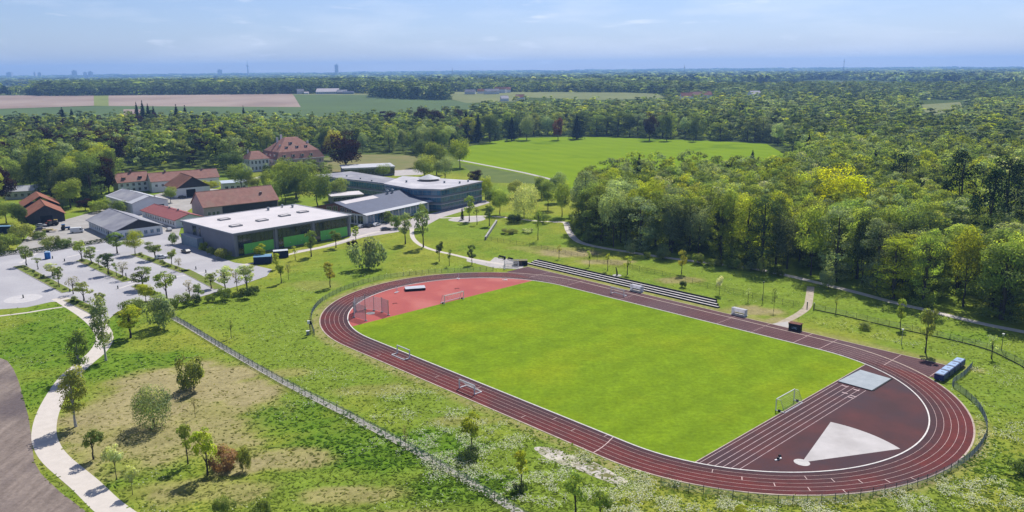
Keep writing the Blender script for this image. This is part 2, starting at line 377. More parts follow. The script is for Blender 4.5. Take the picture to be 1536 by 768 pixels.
carpark_px = [(-140, 400), (-60, 376), (20, 377), (76, 374), (160, 361), (215, 351), (240, 346), (268, 352), (278, 366), (300, 374), (335, 388), (352, 394), (382, 398), (408, 404), (400, 414), (360, 428), (318, 440), (284, 450), (262, 455), (230, 452), (205, 452), (172, 470), (160, 481), (146, 490), (128, 478), (108, 462), (92, 452), (76, 453), (40, 461), (0, 464), (-120, 470)]
carpark = [g(*p) for p in carpark_px]; sheet('car_park', carpark, .014, ASPH)
kerb = MB(); ribbon(kerb, [g(*p) for p in carpark_px[14:24]], 0, .25, .09); props(kerb.build('kerb', PAVE), kind='structure')
sheet('turning_circle', [(g(35, 448)[0] + 5.2 * math.cos(a), g(35, 448)[1] + 5.2 * math.sin(a)) for a in np.linspace(0, 6.2832, 28)[:-1]], .019, M('pale_setts', (.54, .52, .52), var=.12, scale=.8))
yard_px = [(20, 377), (60, 336), (96, 330), (150, 315), (205, 300), (240, 290), (268, 285), (300, 282), (330, 284), (300, 300), (288, 312), (262, 330), (272, 340), (268, 352), (240, 346), (160, 361), (76, 374)]
yard = [g(*p) for p in yard_px]; sheet('yard', yard, .010, M('yard_gravel', (.42, .40, .38), col2=(.33, .31, .29), scale=.2, detail=8, rough=1))
plaza_px = [(440, 381), (500, 369), (545, 356), (590, 349), (617, 344), (640, 338), (660, 327), (700, 315), (735, 304), (728, 300), (700, 306), (655, 318), (610, 330), (560, 336), (530, 343), (524, 357), (480, 370), (440, 377)]
plaza = [g(*p) for p in plaza_px]; sheet('plaza', plaza, .014, M('plaza_paving', (.50, .45, .44), col2=(.41, .375, .37), scale=.25, rough=.9))
hall_walk = path('hall_walk', [(360, 398), (400, 391), (440, 380), (480, 371), (524, 359), (560, 349), (585, 345)], 2.0, .020, GRAVEL)
school_path = path('school_path', [(618, 343), (619, 356), (630, 367), (650, 375), (680, 382), (710, 389), (745, 395), (768, 398)], 1.8, .019, GRAVEL)
side_path = path('side_path', [(660, 327), (690, 326), (720, 324), (757, 326), (800, 331), (835, 333)], 2.0, .017, GRAVEL)
court = smooth([g(*p) for p in [(672, 330), (690, 333), (712, 333), (728, 329), (720, 324), (690, 325)]], 4, True); sheet('play_court', court, .016, PAVE)
wood_path = path('woodland_path', [(830, 333), (848, 334), (852, 344), (860, 356), (872, 364), (900, 371), (950, 379), (1010, 388), (1070, 395), (1130, 403), (1180, 413), (1230, 425), (1290, 440), (1350, 456), (1385, 464), (1430, 475), (1480, 487), (1536, 498), (1640, 520), (1800, 560)], 2.7, .016, GRAVEL)
gate_path = path('gate_path', [(1162, 489), (1180, 481), (1200, 470), (1211, 460), (1214, 447), (1216, 430)], 2.2, .015, M('dirt_track', (.50, .42, .34), col2=(.36, .31, .22), scale=.6, rough=1))
tri = [g(*p) for p in [(1150, 487), (1182, 482), (1184, 497), (1170, 497)]]; sheet('forecourt', tri, .017, PAVE)
sheet('start_plaza', [g(*p) for p in [(700, 386), (735, 392), (742, 386), (776, 390), (786, 399), (782, 404), (742, 402), (700, 392)]], .013, PAVE)
wheat = [g(*p) for p in [(690, 243), (745, 253), (800, 262), (855, 285), (920, 294), (1000, 284), (1060, 284), (1120, 287), (1168, 282), (1192, 258), (1178, 232), (1150, 216), (1060, 211), (990, 209), (910, 206), (850, 205.5), (780, 207), (740, 212), (706, 219), (688, 230)]]
sheet('wheat_field', wheat, .03, M('young_wheat', (.205, .300, .014), col2=(.168, .262, .014), scale=.035, stretch=(.3, 1, 1), detail=4, rough=1, spec=0, bands=(.5, 9.0, .03), third=((.12, .20, .012), .018, .60, .68)))
lawn = [g(*p) for p in [(690, 245), (800, 264), (820, 276), (740, 274), (712, 262)]]; sheet('lawn', lawn, .025, M('lawn_grass', (.13, .17, .03), col2=(.09, .13, .022), scale=.08, rough=.95))
field_road = path('field_road', [(688, 240), (740, 250), (790, 260), (838, 272)], 3.2, .036, PAVE)
park_lawn = [g(*p) for p in [(455, 262), (470, 240), (520, 232), (600, 232), (640, 236), (630, 262), (560, 263)]]; sheet('park_lawn', park_lawn, .02, M('dry_lawn', (.24, .20, .085), col2=(.15, .17, .045), scale=.04, rough=.95))
sheet('park_court', [g(*p) for p in [(590, 256), (640, 252), (634, 262), (592, 264)]], .03, PAVE)
villa_drive = path('villa_drive', [(380, 268), (420, 262), (470, 264), (500, 268), (530, 270)], 7, .024, PAVE)
BRN = M('harrowed_field', (.31, .225, .18), col2=(.25, .185, .15), scale=.012, detail=6, rough=1, third=((.35, .27, .22), .004, .45, .6)); GRN = M('far_crop', (.095, .150, .035), col2=(.075, .120, .032), scale=.008, rough=1)
PALE = M('far_meadow', (.20, .215, .07), col2=(.155, .18, .06), scale=.01, rough=1); RAPE = M('young_crop', (.20, .235, .05), var=.2, scale=.02, rough=1)
def clip_y(poly, y0, y1):
    for yy, sg in ((y0, 1), (y1, -1)):
        out = []
        for a, b in zip(poly, poly[1:] + poly[:1]):
            ia, ib = sg * (a[1] - yy) >= 0, sg * (b[1] - yy) >= 0
            if ia: out.append(a)
            if ia != ib: f = (yy - a[1]) / (b[1] - a[1]); out.append((a[0] + (b[0] - a[0]) * f, yy))
        poly = out
        if len(poly) < 3: return []
    return poly
def far_field(name, pxs, z, m):
    """a field draped over the slope: cut where the slope begins and ends"""
    full = [gp(*p) for p in pxs]; V, Fc = [], []
    for y0, y1 in ((0, 1150), (1150, 1750), (1750, 40000)):
        q = clip_y(full, y0, y1)
        if not q: continue
        n = len(V); V += [(a, b, float(plateau(a, b)) + z) for a, b in q]
        for t3 in tessellate_polygon([[Vector((a, b, 0)) for a, b in q]]):
            A, B, C_ = (q[i] for i in t3); cr_ = (B[0] - A[0]) * (C_[1] - A[1]) - (B[1] - A[1]) * (C_[0] - A[0])
            t3 = t3 if cr_ > 0 else (t3[0], t3[2], t3[1]); Fc.append(tuple(n + i for i in t3))
    me = bpy.data.meshes.new(name); me.from_pydata(V, [], Fc); me.materials.append(m); me.update(); props(link(bpy.data.objects.new(name, me)), kind='structure')
far_field('brown_field', [(-80, 144), (141, 142), (141, 158.5), (-80, 166)], .05, BRN)
far_field('crop_strip', [(141, 142), (163, 141.6), (163, 159), (141, 158.5)], .06, RAPE)
far_field('brown_field', [(163, 141.6), (436, 139.6), (451, 160.5), (163, 159)], .05, BRN)
far_field('green_field', [(-80, 166), (163, 159), (451, 160.5), (436, 141.5), (560, 142), (640, 144), (700, 154), (760, 158), (760, 176), (640, 182), (560, 190), (-80, 192)], .03, GRN)
far_field('brown_field', [(185, 164), (212, 164), (206, 176), (186, 178)], .08, BRN)
far_field('pale_meadow', [(437, 137.5), (560, 137), (562, 143), (436, 142)], .04, PALE)
far_field('pale_meadow', [(672, 137.5), (770, 137), (790, 144), (775, 152), (700, 154.5), (672, 148)], .07, PALE)
far_field('pale_meadow', [(770, 137), (985, 140.5), (1000, 147), (900, 150), (790, 146)], .05, PALE)
far_field('clearing', [(1382, 157), (1440, 153), (1445, 163), (1402, 172), (1388, 168)], .05, PALE)
far_field('clearing', [(-80, 127), (55, 130), (55, 141), (-80, 142)], .05, PALE)

# ================================================================== RUNNING TRACK
RED = M('tartan', (.165, .040, .036), col2=(.105, .030, .032), scale=.16, detail=7, rough=.85, third=((.085, .040, .046), .045, .48, .62), stretch=(1, 1, 1))
def oval(r, x0=42.195, k=64, arc=(0, 2 * math.pi)):
    pts = []
    for i in range(k + 1):
        a = -math.pi / 2 + math.pi * i / k; pts.append((x0 + r * math.cos(a), r * math.sin(a)))
    for i in range(k + 1):
        a = math.pi / 2 + math.pi * i / k; pts.append((-x0 + r * math.cos(a), r * math.sin(a)))
    return pts
def ring(name, r0, r1, z, mat, z_side=None):
    a, b = [tl(*p) for p in oval(r0)], [tl(*p) for p in oval(r1)]; mb = MB(); k = len(a)
    for i in range(k):
        j = (i + 1) % k; mb.poly([(*a[i], z), (*b[i], z), (*b[j], z), (*a[j], z)])
        if z_side is not None:
            mb.poly([(*b[i], z_side), (*b[j], z_side), (*b[j], z), (*b[i], z)]); mb.poly([(*a[j], z_side), (*a[i], z_side), (*a[i], z), (*a[j], z)])
    return props(mb.build(name, mat), kind='structure')
RI, LW = 36.5, 1.24
track_mat = bpy.data.materials.new('track_surface')
def lane_mat(name, col, dark):
    return M(name, tuple(x * .82 for x in col), col2=tuple(x * .82 for x in dark), scale=.35, detail=8, rough=.85, third=((.062, .030, .034), .05, .48, .66), bump=.1, fine=((1.2, .85, 1.15),))
LC = [((.095, .038, .044), (.065, .032, .038)), ((.125, .034, .036), (.08, .029, .032)), ((.165, .032, .030), (.11, .027, .027)), ((.185, .033, .029), (.125, .028, .027)), ((.18, .033, .031), (.12, .027, .028)), ((.17, .031, .030), (.112, .027, .027))]
for k in range(6):
    ring('running_track' if k == 0 else 'track_lane', RI + k * LW + (.0 if k else .0), RI + (k + 1) * LW, .022, lane_mat(f'lane_surface_{k}', *LC[k]))
FARM = M('worn_tartan', (.112, .044, .047), col2=(.085, .036, .041), scale=.2, detail=8, rough=.85, third=((.10, .055, .062), .05, .45, .6))
mb = MB(); xs_ = np.linspace(-69, 70.5, 29)
for x0, x1 in zip(xs_[:-1], xs_[1:]): mb.poly([(*tl(x0, 36.45), .040), (*tl(x1, 36.45), .040), (*tl(x1, 46.6), .040), (*tl(x0, 46.6), .040)])
props(mb.build('home_straight', FARM), kind='structure')
ring('track_kerb', RI - .14, RI + .12, .095, KERBW, .0)
mb = MB()
for k in range(1, 7):
    r = RI + k * LW; a, b = [tl(*p) for p in oval(r - .030)], [tl(*p) for p in oval(r + .030)]; kk = len(a)
    for i in range(kk):
        j = (i + 1) % kk; mb.poly([(*a[i], .052), (*b[i], .052), (*b[j], .052), (*a[j], .052)])
def cross_line(x, y0, y1, w=.1): mb.poly([(*tl(x - w / 2, y0), .064), (*tl(x + w / 2, y0), .064), (*tl(x + w / 2, y1), .064), (*tl(x - w / 2, y1), .064)])
for x in (-58, -42.2, -20, 13.5, 23.7, 35.5, 42.195, 57.8, 67.8): cross_line(x, RI + .1, 46.5, .12 if abs(x) > 30 else .09)
for x, a, b in ((12, 0, 6), (2.5, 1, 2), (-9, 3, 4), (25, 1, 3), (31, 2, 4), (20, 4, 5), (-24, 2, 3), (37, 0, 1), (-30, 4, 5)):
    if a == 0 and b == 6: continue
    cross_line(x, -(RI + a * LW), -(RI + b * LW) if b - a < 2 else -(RI + (a + 1) * LW), .12)
pts = [(38.3 + 1.6 * math.sin(t * 1.5), -(RI + t * 6 * LW)) for t in np.linspace(0.02, 1, 10)]          # curved waterfall start
ribbon(mb, [tl(*p) for p in pts], -.09, .09, .070)
for k in range(1, 6):                      # staggered start marks on the near bend
    for ang in (-72 + 7.2 * k, -48 + 6 * k):
        a = R(ang); r0, r1 = RI + k * LW, RI + (k + 1) * LW
        p0, p1 = (42.195 + r0 * math.cos(a), r0 * math.sin(a)), (42.195 + r1 * math.cos(a), r1 * math.sin(a))
        ribbon(mb, [tl(*p0), tl(*p1)], -.07, .07, .070)
props(mb.build('lane_markings', LINE), kind='structure')
mb = MB()
for k in (7, 8):
    y = RI + k * LW; mb.poly([(*tl(-69, y - .05), .052), (*tl(70.5, y - .05), .052), (*tl(70.5, y + .05), .052), (*tl(-69, y + .05), .052)])
for k in range(1, 9):                      # 100 m and 110 m chute lanes
    y = RI + k * LW
    for x0, x1 in ((42.195, 70.5), (-69, -42.195)): mb.poly([(*tl(x0, y - .04), .058), (*tl(x1, y - .04), .058), (*tl(x1, y + .04), .058), (*tl(x0, y + .04), .058)])
for k in range(1, 6):
    y = RI + k * LW; mb.poly([(*tl(-42.2, y - .04), .058), (*tl(42.2, y - .04), .058), (*tl(42.2, y + .04), .058), (*tl(-42.2, y + .04), .058)])
props(mb.build('straight_markings', M('faded_paint', (.30, .19, .18), var=.3, scale=.6)), kind='structure')

ring('track_edging', RI + 6 * LW + .04, RI + 6 * LW + .30, .075, M('edging_stone', (.50, .41, .33), var=.3, scale=.6), 0)
mb = MB(); ribbon(mb, [tl(-69, 46.6), tl(70.5, 46.6)], 0, .26, .075); ribbon(mb, [tl(70.5, 46.86), tl(70.5, 43.2)], 0, .26, .075); ribbon(mb, [tl(-69, 42.5), tl(-69, 46.86)], 0, .26, .075)
props(mb.build('straight_edging', MATS['edging_stone']), kind='structure')
def segment(x0, rr, sgn):                  # D-shaped area beyond x0
    y = math.sqrt(rr * rr - (abs(x0) - 42.195) ** 2); a0 = math.atan2(y, abs(x0) - 42.195); k = 48
    return [tl(sgn * (42.195 + rr * math.cos(a)), rr * math.sin(a)) for a in np.linspace(-a0, a0, k)]
PITCH_M = M('pitch_turf', (.192, .292, .016), col2=(.146, .230, .015), scale=.16, detail=12, rough=.95, third=((.245, .305, .016), .045, .50, .78), bump=.35, spec=0, bands=(TA, 5.4, .035), fine=((1.1, .78, 1.22), (.35, .86, 1.12)))
inner = [p for p in oval(RI - .1)]
pit = [tl(min(max(x, -54.2), 54.6), y) for x, y in inner]
pp = []
for p in pit:
    if not pp or math.dist(p, pp[-1]) > .02: pp.append(p)
sheet('sports_pitch', pp, .018, PITCH_M)
sheet('throwing_area', segment(-54.2, RI - .1, -1), .02, M('salmon_tartan', (.43, .105, .088), col2=(.37, .085, .078), scale=.12, detail=7, rough=.85, third=((.46, .14, .12), .06, .5, .65)))
sheet('jumping_area', segment(54.6, RI - .1, 1), .02, M('dark_tartan', (.108, .036, .036), col2=(.062, .030, .033), scale=.11, detail=6, rough=.85, third=((.060, .034, .042), .06, .46, .6)))
mb = MB()
for x in [55.3 + k * 1.22 for k in range(6)]:
    y = math.sqrt((RI - .3) ** 2 - (x - 42.195) ** 2); mb.poly([(*tl(x - .05, -y), .026), (*tl(x + .05, -y), .026), (*tl(x + .05, 18.8), .026), (*tl(x - .05, 18.8), .026)])
for x, y in ((58.9, 14.4), (60.9, 14.0), (60.9, 12.9), (57.3, 18.1), (59.9, 17.7)):
    mb.poly([(*tl(x - .62, y - .16), .029), (*tl(x + .62, y - .16), .029), (*tl(x + .62, y + .16), .029), (*tl(x - .62, y + .16), .029)])
mb.poly([(*tl(54.55, -34), .026), (*tl(54.7, -34), .026), (*tl(54.7, 34), .026), (*tl(54.55, 34), .026)])
props(mb.build('runway_markings', M('runway_paint', (.60, .46, .46), var=.3, scale=.6)), kind='structure')
cxy = (67.6, -21.0)
sec = [cxy] + [(cxy[0] + 19.9 * math.cos(R(a)), cxy[1] + 19.9 * math.sin(R(a))) for a in np.linspace(60.6, 102, 18)]
sheet('shot_sector', [tl(*p) for p in sec], .03, M('sector_sand', (.56, .53, .52), col2=(.48, .455, .445), scale=.3, detail=6, rough=1, third=((.44, .415, .405), .12, .52, .66)))
sheet('shot_circle', [tl(cxy[0] + 1.4 * math.cos(a), cxy[1] + 1.2 * math.sin(a)) for a in np.linspace(0, 2 * math.pi, 24)[:-1]], .035, M('circle_concrete', (.56, .54, .52), var=.15))
gpatch = smooth([g(*p) for p in [(801, 672), (830, 672), (862, 684), (893, 694), (925, 712), (942, 722), (925, 727), (893, 716), (862, 703), (825, 690)]], 5, True)
sheet('gravel_patch', gpatch, .015, M('rough_gravel', (.52, .475, .43), col2=(.17, .17, .06), scale=.55, detail=8, rough=1, ramp=(.42, .56), third=((.56, .51, .46), .12, .50, .62)))
#@@BUILDINGS
# ================================================================== BUILDINGS
ROOF_R = M('red_roof_tiles', (.36, .155, .115), col2=(.24, .105, .08), scale=.5, detail=7, rough=.9, third=((.40, .23, .18), .12, .5, .68))
ROOF_P = M('pink_roof_tiles', (.40, .215, .175), col2=(.30, .155, .125), scale=.5, detail=7, rough=.9, third=((.33, .20, .16), .15, .5, .68))
ROOF_B = M('brown_roof_tiles', (.24, .105, .07), col2=(.15, .075, .055), scale=.4, detail=7, rough=.9, third=((.30, .16, .11), .1, .5, .7))
ROOF_O = M('orange_roof_tiles', (.33, .135, .085), col2=(.22, .095, .065), scale=.4, detail=7, rough=.9)
ROOF_G = M('grey_fibre_roof', (.30, .30, .34), col2=(.235, .235, .27), scale=.25, detail=7, rough=.8, third=((.36, .36, .38), .08, .5, .66))
ROOF_L = M('light_metal_roof', (.52, .53, .56), col2=(.45, .46, .49), scale=.2, detail=6, rough=.6)
ROOF_W = M('white_membrane_roof', (.64, .60, .61), col2=(.55, .52, .53), scale=.14, detail=7, rough=.8, third=((.58, .54, .55), .05, .5, .66))
ROOF_BL = M('blue_grey_seam_roof', (.105, .125, .19), col2=(.085, .10, .155), scale=.25, stretch=(1, 3, 1), detail=6, rough=.55)
WALL_W = M('white_render', (.84, .86, .88), col2=(.74, .76, .79), scale=.4, detail=6, rough=.9); WALL_P = M('pinkish_render', (.55, .45, .45), col2=(.46, .38, .38), scale=.4, rough=.9)
WALL_G = M('grey_cladding', (.27, .275, .32), col2=(.235, .24, .28), scale=.3, rough=.7); WALL_D = M('dark_timber', (.075, .072, .078), col2=(.05, .05, .055), scale=1, stretch=(4, 4, .3), rough=.9)
WALL_BR = M('brick_wall', (.30, .16, .13), col2=(.22, .12, .10), scale=2, rough=.9)
PANEL_G = M('green_panel', (.22, .66, .15), col2=(.19, .60, .13), scale=.15, rough=.55); PANEL_B = M('pale_blue_panel', (.30, .38, .45), var=.15, rough=.7)
CONC = M('concrete', (.42, .41, .40), var=.2, scale=.6, rough=.9)

def bld(name, label, cat, p, heading, group=None): return thing(name, label, cat, (p[0], p[1], 0), R(heading), group)
def win(th, side, pos, z, w, h, L_, W_, glassm=None, n=1, gap=0, name='window', frame=True, x_off=0):
    """windows on a local wall: F y=0, B y=W, L x=0, R x=L"""
    for i in range(n):
        mb = MB(); a = pos + i * (w + gap)
        def bx(u0, u1, z0, z1, d0, d1):
            if side == 'F': mb.box((u0, -d1, z0), (u1, -d0, z1))
            elif side == 'B': mb.box((u0, W_ + d0, z0), (u1, W_ + d1, z1))
            elif side == 'L': mb.box((-d1, u0, z0), (-d0, u1, z1))
            else: mb.box((L_ + d0, u0, z0), (L_ + d1, u1, z1))
        mb.mat(0); bx(a, a + w, z, z + h, -.05, .03)
        if frame:
            mb.mat(1); e = .09
            bx(a - e, a + w + e, z - e, z, -.05, .07); bx(a - e, a + w + e, z + h, z + h + e, -.05, .07); bx(a - e, a, z, z + h, -.05, .07); bx(a + w, a + w + e, z, z + h, -.05, .07)
            if w > 1.1: bx(a + w / 2 - .04, a + w / 2 + .04, z, z + h, .031, .06)
        mb.build(name, [glassm or GLASSD, WHITE], th)
def gable_building(th, L_, W_, he, hr, wall, roof, ov=.6, ov_end=.5, gable=None, asym=.5, thick=.22):
    """ridge along local x; front eave at y=0"""
    yr = W_ * asym
    mb = MB(); mb.prism([(0, 0), (L_, 0), (L_, W_), (0, W_)], 0, he, top=False)
    mb.mat(1 if gable else 0)
    for x, f in ((0, -1), (L_, 1)):
        pts = [(x, 0, he), (x, W_, he), (x, yr, hr)]; mb.poly(pts if f > 0 else pts[::-1])
    mb.build('wall', [wall, gable or wall], th)
    mb = MB(); s1, s2 = (hr - he) / yr, (hr - he) / (W_ - yr)
    for y0, y1, sl_ in ((-ov, yr, s1), (W_ + ov, yr, -s2)):
        zl = he - ov * abs(sl_); p = [(-ov_end, y0, zl + .06), (L_ + ov_end, y0, zl + .06), (L_ + ov_end, y1, hr + .06), (-ov_end, y1, hr + .06)]
        q = [(a, b, c_ + thick) for a, b, c_ in p]
        if y0 > y1: p, q = p[::-1], q[::-1]
        mb.poly(q); mb.poly(p[::-1])
        for i in range(4):
            j = (i + 1) % 4; mb.poly([p[i], p[j], q[j], q[i]])
    ro = mb.build('roof', roof, th)
    mb = MB(); mb.tube((-ov_end, yr, hr + thick + .06), (L_ + ov_end, yr, hr + thick + .06), .16, k=6); mb.build('ridge_cap', roof, ro)
    return ro
def chimney(ro, x, y, z0, z1, s=.7, m=None):
    mb = MB(); mb.cbox((x, y, (z0 + z1) / 2), (s, s, z1 - z0)); mb.mat(1).cbox((x, y, z1 + .06), (s + .16, s + .16, .12)); mb.build('chimney', [m or WALL_BR, CONC], ro)
def flat_building(th, poly, h, wall, roof, ov=.5, parapet=.35):
    mb = MB(); mb.prism(poly, 0, h, top=False); mb.build('wall', wall, th)
    cx = sum(p[0] for p in poly) / len(poly); cy_ = sum(p[1] for p in poly) / len(poly)
    big = []
    for x, y in poly:
        l = math.hypot(x - cx, y - cy_); big.append((cx + (x - cx) * (l + ov * 1.4) / l, cy_ + (y - cy_) * (l + ov * 1.4) / l))
    mb = MB(); mb.prism(big, h + .02, h + parapet); return mb.build('roof', roof, th)

# --- sports hall (local: x along the long green facade, y towards the back)
SHP, SHA = (-103.3, 294.8), 46.4
t = bld('sports_hall', 'large grey sports hall with white flat roof and bright green wall panels', 'sports hall', SHP, SHA)
LX, WY, HH = 52.0, 41.5, 8.3
mb = MB(); mb.prism([(0, 0), (LX, 0), (LX, WY), (0, WY)], 0, HH); mb.build('wall', WALL_G, t)
mb = MB(); mb.prism([(-.7, -.9), (LX + .7, -.9), (LX + .7, WY + .7), (-.7, WY + .7)], HH + .02, HH + .55)
mb.mat(1).prism([(-.35, -.55), (LX + .35, -.55), (LX + .35, WY + .35), (-.35, WY + .35)], HH + .55, HH + .57); ro = mb.build('roof', [WALL_G, ROOF_W], t)
mb = MB()
for a, b in (((-.7, -.9), (LX + .7, -.55)), ((-.7, WY + .35), (LX + .7, WY + .7)), ((-.7, -.55), (-.35, WY + .35)), ((LX + .35, -.55), (LX + .7, WY + .35))): mb.box((*a, HH + .551), (*b, HH + .78))
mb.build('parapet', ROOF_L, ro)
for x, y in ((8, 13), (21, 16), (33, 19), (43, 21), (12, 30)):
    mb = MB(); z = HH + .58
    for a, b in (((-2.2, -1.5), (2.2, -1.2)), ((-2.2, 1.2), (2.2, 1.5)), ((-2.2, -1.2), (-1.9, 1.2)), ((1.9, -1.2), (2.2, 1.2))): mb.box((x + a[0], y + a[1], z), (x + b[0], y + b[1], z + .55))
    mb.mat(1).box((x - 1.9, y - 1.2, z), (x + 1.9, y + 1.2, z + .4)); mb.build('skylight', [CONC, ROOF_W], ro)
for x, y, s in ((36, 37, 1.0), (47, 35.5, .9), (44, 39, .7)):
    mb = MB(); mb.tube((x, y, HH + .56), (x, y, HH + 1.5), .5 * s, k=10); mb.tube((x, y, HH + 1.5), (x, y, HH + 1.9), .85 * s, .6 * s, k=10); mb.build('roof_vent', STEEL, ro)
bay = [(1.6, 16.2), (18.4, 33.0), (35.2, 50.4)]
for a, b in bay:
    mb = MB(); mb.box((a, -.1, 4.3), (b, .05, HH - .5))
    mb.mat(1)
    for x in np.arange(a, b + .1, (b - a) / 8): mb.box((x - .05, -.16, 4.3), (x + .05, -.1, HH - .5))
    mb.build('window', [GLASSD, DSTEEL], t)
    mb = MB(); mb.box((a + 2.2, -.14, .35), (b, .05, 4.25))
    mb.mat(1)
    for x in np.arange(a + 2.2 + 3.0, b - .5, 3.0): mb.box((x - .02, -.145, .35), (x + .02, -.14, 4.25))
    mb.build('green_panel', [PANEL_G, M('panel_joint', (.05, .2, .06))], t)
    mb = MB(); mb.box((a, -.12, .1), (a + 2.15, .05, 4.25)); mb.build('door', GLASSD, t)
    for x in (a + 5, a + 10):
        mb = MB(); mb.tube((x, -.16, 1.9), (x, -.3, 1.9), .16, .12, k=8); mb.build('wall_lamp', WHITE, t)
for x in (17.3, 34.1, .4, 51.4):
    mb = MB(); mb.cbox((x, -.25, HH / 2), (.9, .5, HH)); mb.build('pillar', WALL_G, t)
mb = MB(); mb.box((-.12, 30, 1.0), (.05, 33, HH - .4)); mb.build('window', GLASSD, t)
mb = MB(); mb.box((-.12, 26.5, 2.4), (.05, 27.5, HH - .8)); mb.build('window', GLASSD, t)
mb = MB(); mb.box((-2.6, 24.5, 0), (-.15, 38.5, 4.0)); mb.mat(1).box((-2.8, 24.3, 4.0), (-.15, 38.7, 4.2)); mb.build('bin_enclosure', [PANEL_B, ROOF_L], t)
SPORTS = [tuple(Vector((SHP[0], SHP[1])) + Matrix.Rotation(R(SHA), 2) @ Vector(q)) for q in ((-3, -2), (LX + 2, -2), (LX + 2, WY + 2), (-3, WY + 2))]

# --- low gabled school hall
t = bld('school_hall', 'low school hall with blue-grey standing seam roof and glazed brick gable', 'school building', (-64.6, 354.8), 56.5)
LX, WY = 44, 36.5
ro = gable_building(t, LX, WY, 5.0, 9.0, WALL_W, ROOF_BL, ov=1.6, ov_end=1.4, gable=WALL_BR)
mb = MB(); k = 4 / (WY / 2)
for y0, y1 in ((-1.55, .9), ): mb.poly([(-1.38, y0, 5 + k * y0 + .30), (LX + 1.38, y0, 5 + k * y0 + .30), (LX + 1.38, y1, 5 + k * y1 + .30), (-1.38, y1, 5 + k * y1 + .30)])
mb.build('eave_strip', ROOF_L, ro)
mb = MB(); y0, y1 = WY / 2 - 4.0, WY / 2 - .4; mb.poly([(2, y0, 5 + k * y0 + .33), (24, y0, 5 + k * y0 + .33), (24, y1, 5 + k * y1 + .33), (2, y1, 5 + k * y1 + .33)]); mb.build('rooflight', ROOF_W, ro)
mb = MB()
for x in np.arange(-1, LX + 1, 1.6): y0, y1 = .9, WY / 2 - .2; mb.poly([(x, y0, 5 + k * y0 + .30), (x + .12, y0, 5 + k * y0 + .30), (x + .12, y1, 5 + k * y1 + .30), (x, y1, 5 + k * y1 + .30)])
mb.build('roof_seam', M('seam', (.14, .16, .23)), ro)
for x in (33, 36.5): mb = MB(); mb.tube((x, WY / 2 - 1.5, 8.4), (x, WY / 2 - 1.5, 10.4), .55, k=8); mb.tube((x, WY / 2 - 1.5, 10.4), (x, WY / 2 - 1.5, 10.8), .8, .5, k=8); mb.build('roof_vent', STEEL, ro)
win(t, 'F', 1, .4, 3.6, 3.9, LX, WY, GLASSB, 10, .6, frame=True)
win(t, 'L', 2, .6, 3.2, 3.6, LX, WY, GLASSD, 8, 1.0)
for i, (a, h) in enumerate(((9, 1.5), (13, 2.2), (17.5, 2.6), (21.5, 2.0))): win(t, 'L', a, 5.3, 2.8, h * .8, LX, WY, GLASSD)
for y in (-1.3, 6, 30): mb = MB(); mb.tube((-1.2, y, 0), (-1.2, y, 4.7 if y < 0 else 5.4), .18, k=8); mb.build('column', WHITE, t)

# --- three storey glass building
poly = [(-34.4, 392.5), (-15.6, 419.4), (-58.9, 443.6), (-64.8, 413.3), (-48.3, 396.2)]
def facade_building(name, label, poly, h, floors, roofm, edges, wall=GLASSB, ov=.9):
    t = thing(name, label, 'school building', (*poly[0], 0)); o = poly[0]
    P = [(x - o[0], y - o[1]) for x, y in poly]; mb = MB(); mb.prism(P, 0, h, top=False); mb.build('wall', WALL_G, t)
    cx, cy_ = np.mean(P, 0); big = [(cx + (x - cx) * 1.0 + ov * np.sign(x - cx), cy_ + (y - cy_) + ov * np.sign(y - cy_)) for x, y in P]
    mb = MB(); mb.prism(big, h, h + .4); ro = mb.build('roof', roofm, t)
    fh = h / floors
    for a, b in edges:
        A, B = np.array(P[a]), np.array(P[b]); l = np.linalg.norm(B - A); dv = (B - A) / l; n = np.array((dv[1], -dv[0]))
        if np.dot(n, (A + B) / 2 - (cx, cy_)) < 0: n = -n
        rz = math.atan2(dv[1], dv[0])
        for fl in range(floors):
            mb = MB(); z = fl * fh
            mid = A + dv * l / 2 + n * .08; mb.cbox((*mid, z + fh * .55), (l - .1, .14, fh * .70), rz)
            mb.mat(1); k = max(2, int(l / 2.1))
            for i in range(k + 1):
                q = A + dv * (l * i / k) + n * .17; mb.cbox((*q, z + fh * .55), (.1, .08, fh * .62), rz)
            q = A + dv * l / 2 + n * .17
            mb.cbox((*q, z + fh * .42), (l, .05, .07), rz)
            mb.build('window_band', [wall, STEEL], t)
            mb = MB(); q = A + dv * l / 2 + n * .2; mb.cbox((*q, z + fh * .93), (l + .2, .42, fh * .12), rz); mb.build('floor_slab', [ROOF_L], t)
    return t, ro, P
t, ro, P = facade_building('glass_building', 'three storey blue glass school block with pale overhanging roof and round lantern', poly, 10.5, 3, M('grey_membrane_roof', (.50, .49, .52), col2=(.40, .39, .42), scale=.2, detail=7, third=((.56, .54, .56), .09, .5, .62)), [(0, 1), (4, 0), (1, 2), (3, 4)])
lx, ly = -9.0, 33.0
mb = MB(); mb.tube((lx, ly, 10.9), (lx, ly, 12.0), 5.2, k=20); mb.mat(1).tube((lx, ly, 12.0), (lx, ly, 14.0), 6.0, .3, k=20); mb.build('roof_lantern', [GLASSD, ROOF_L], ro)
for x, y in ((8, 20), (12, 26), (0, 22), (-20, 26)): mb = MB(); mb.cbox((x, y, 11.4), (.9, .9, 1.1)); mb.build('roof_vent', STEEL, ro)
t, ro, P = facade_building('school_wing', 'two storey school wing with long grey roof and ribbon windows', [(-64.4, 429.7), (-59.5, 446), (-96, 487), (-114, 470)], 8.2, 2, ROOF_G, [(3, 0)])
mb = MB(); mb.cbox((-44, 34, 9.0), (2.2, 2.2, 1.2)); mb.build('roof_vent', WHITE, ro)
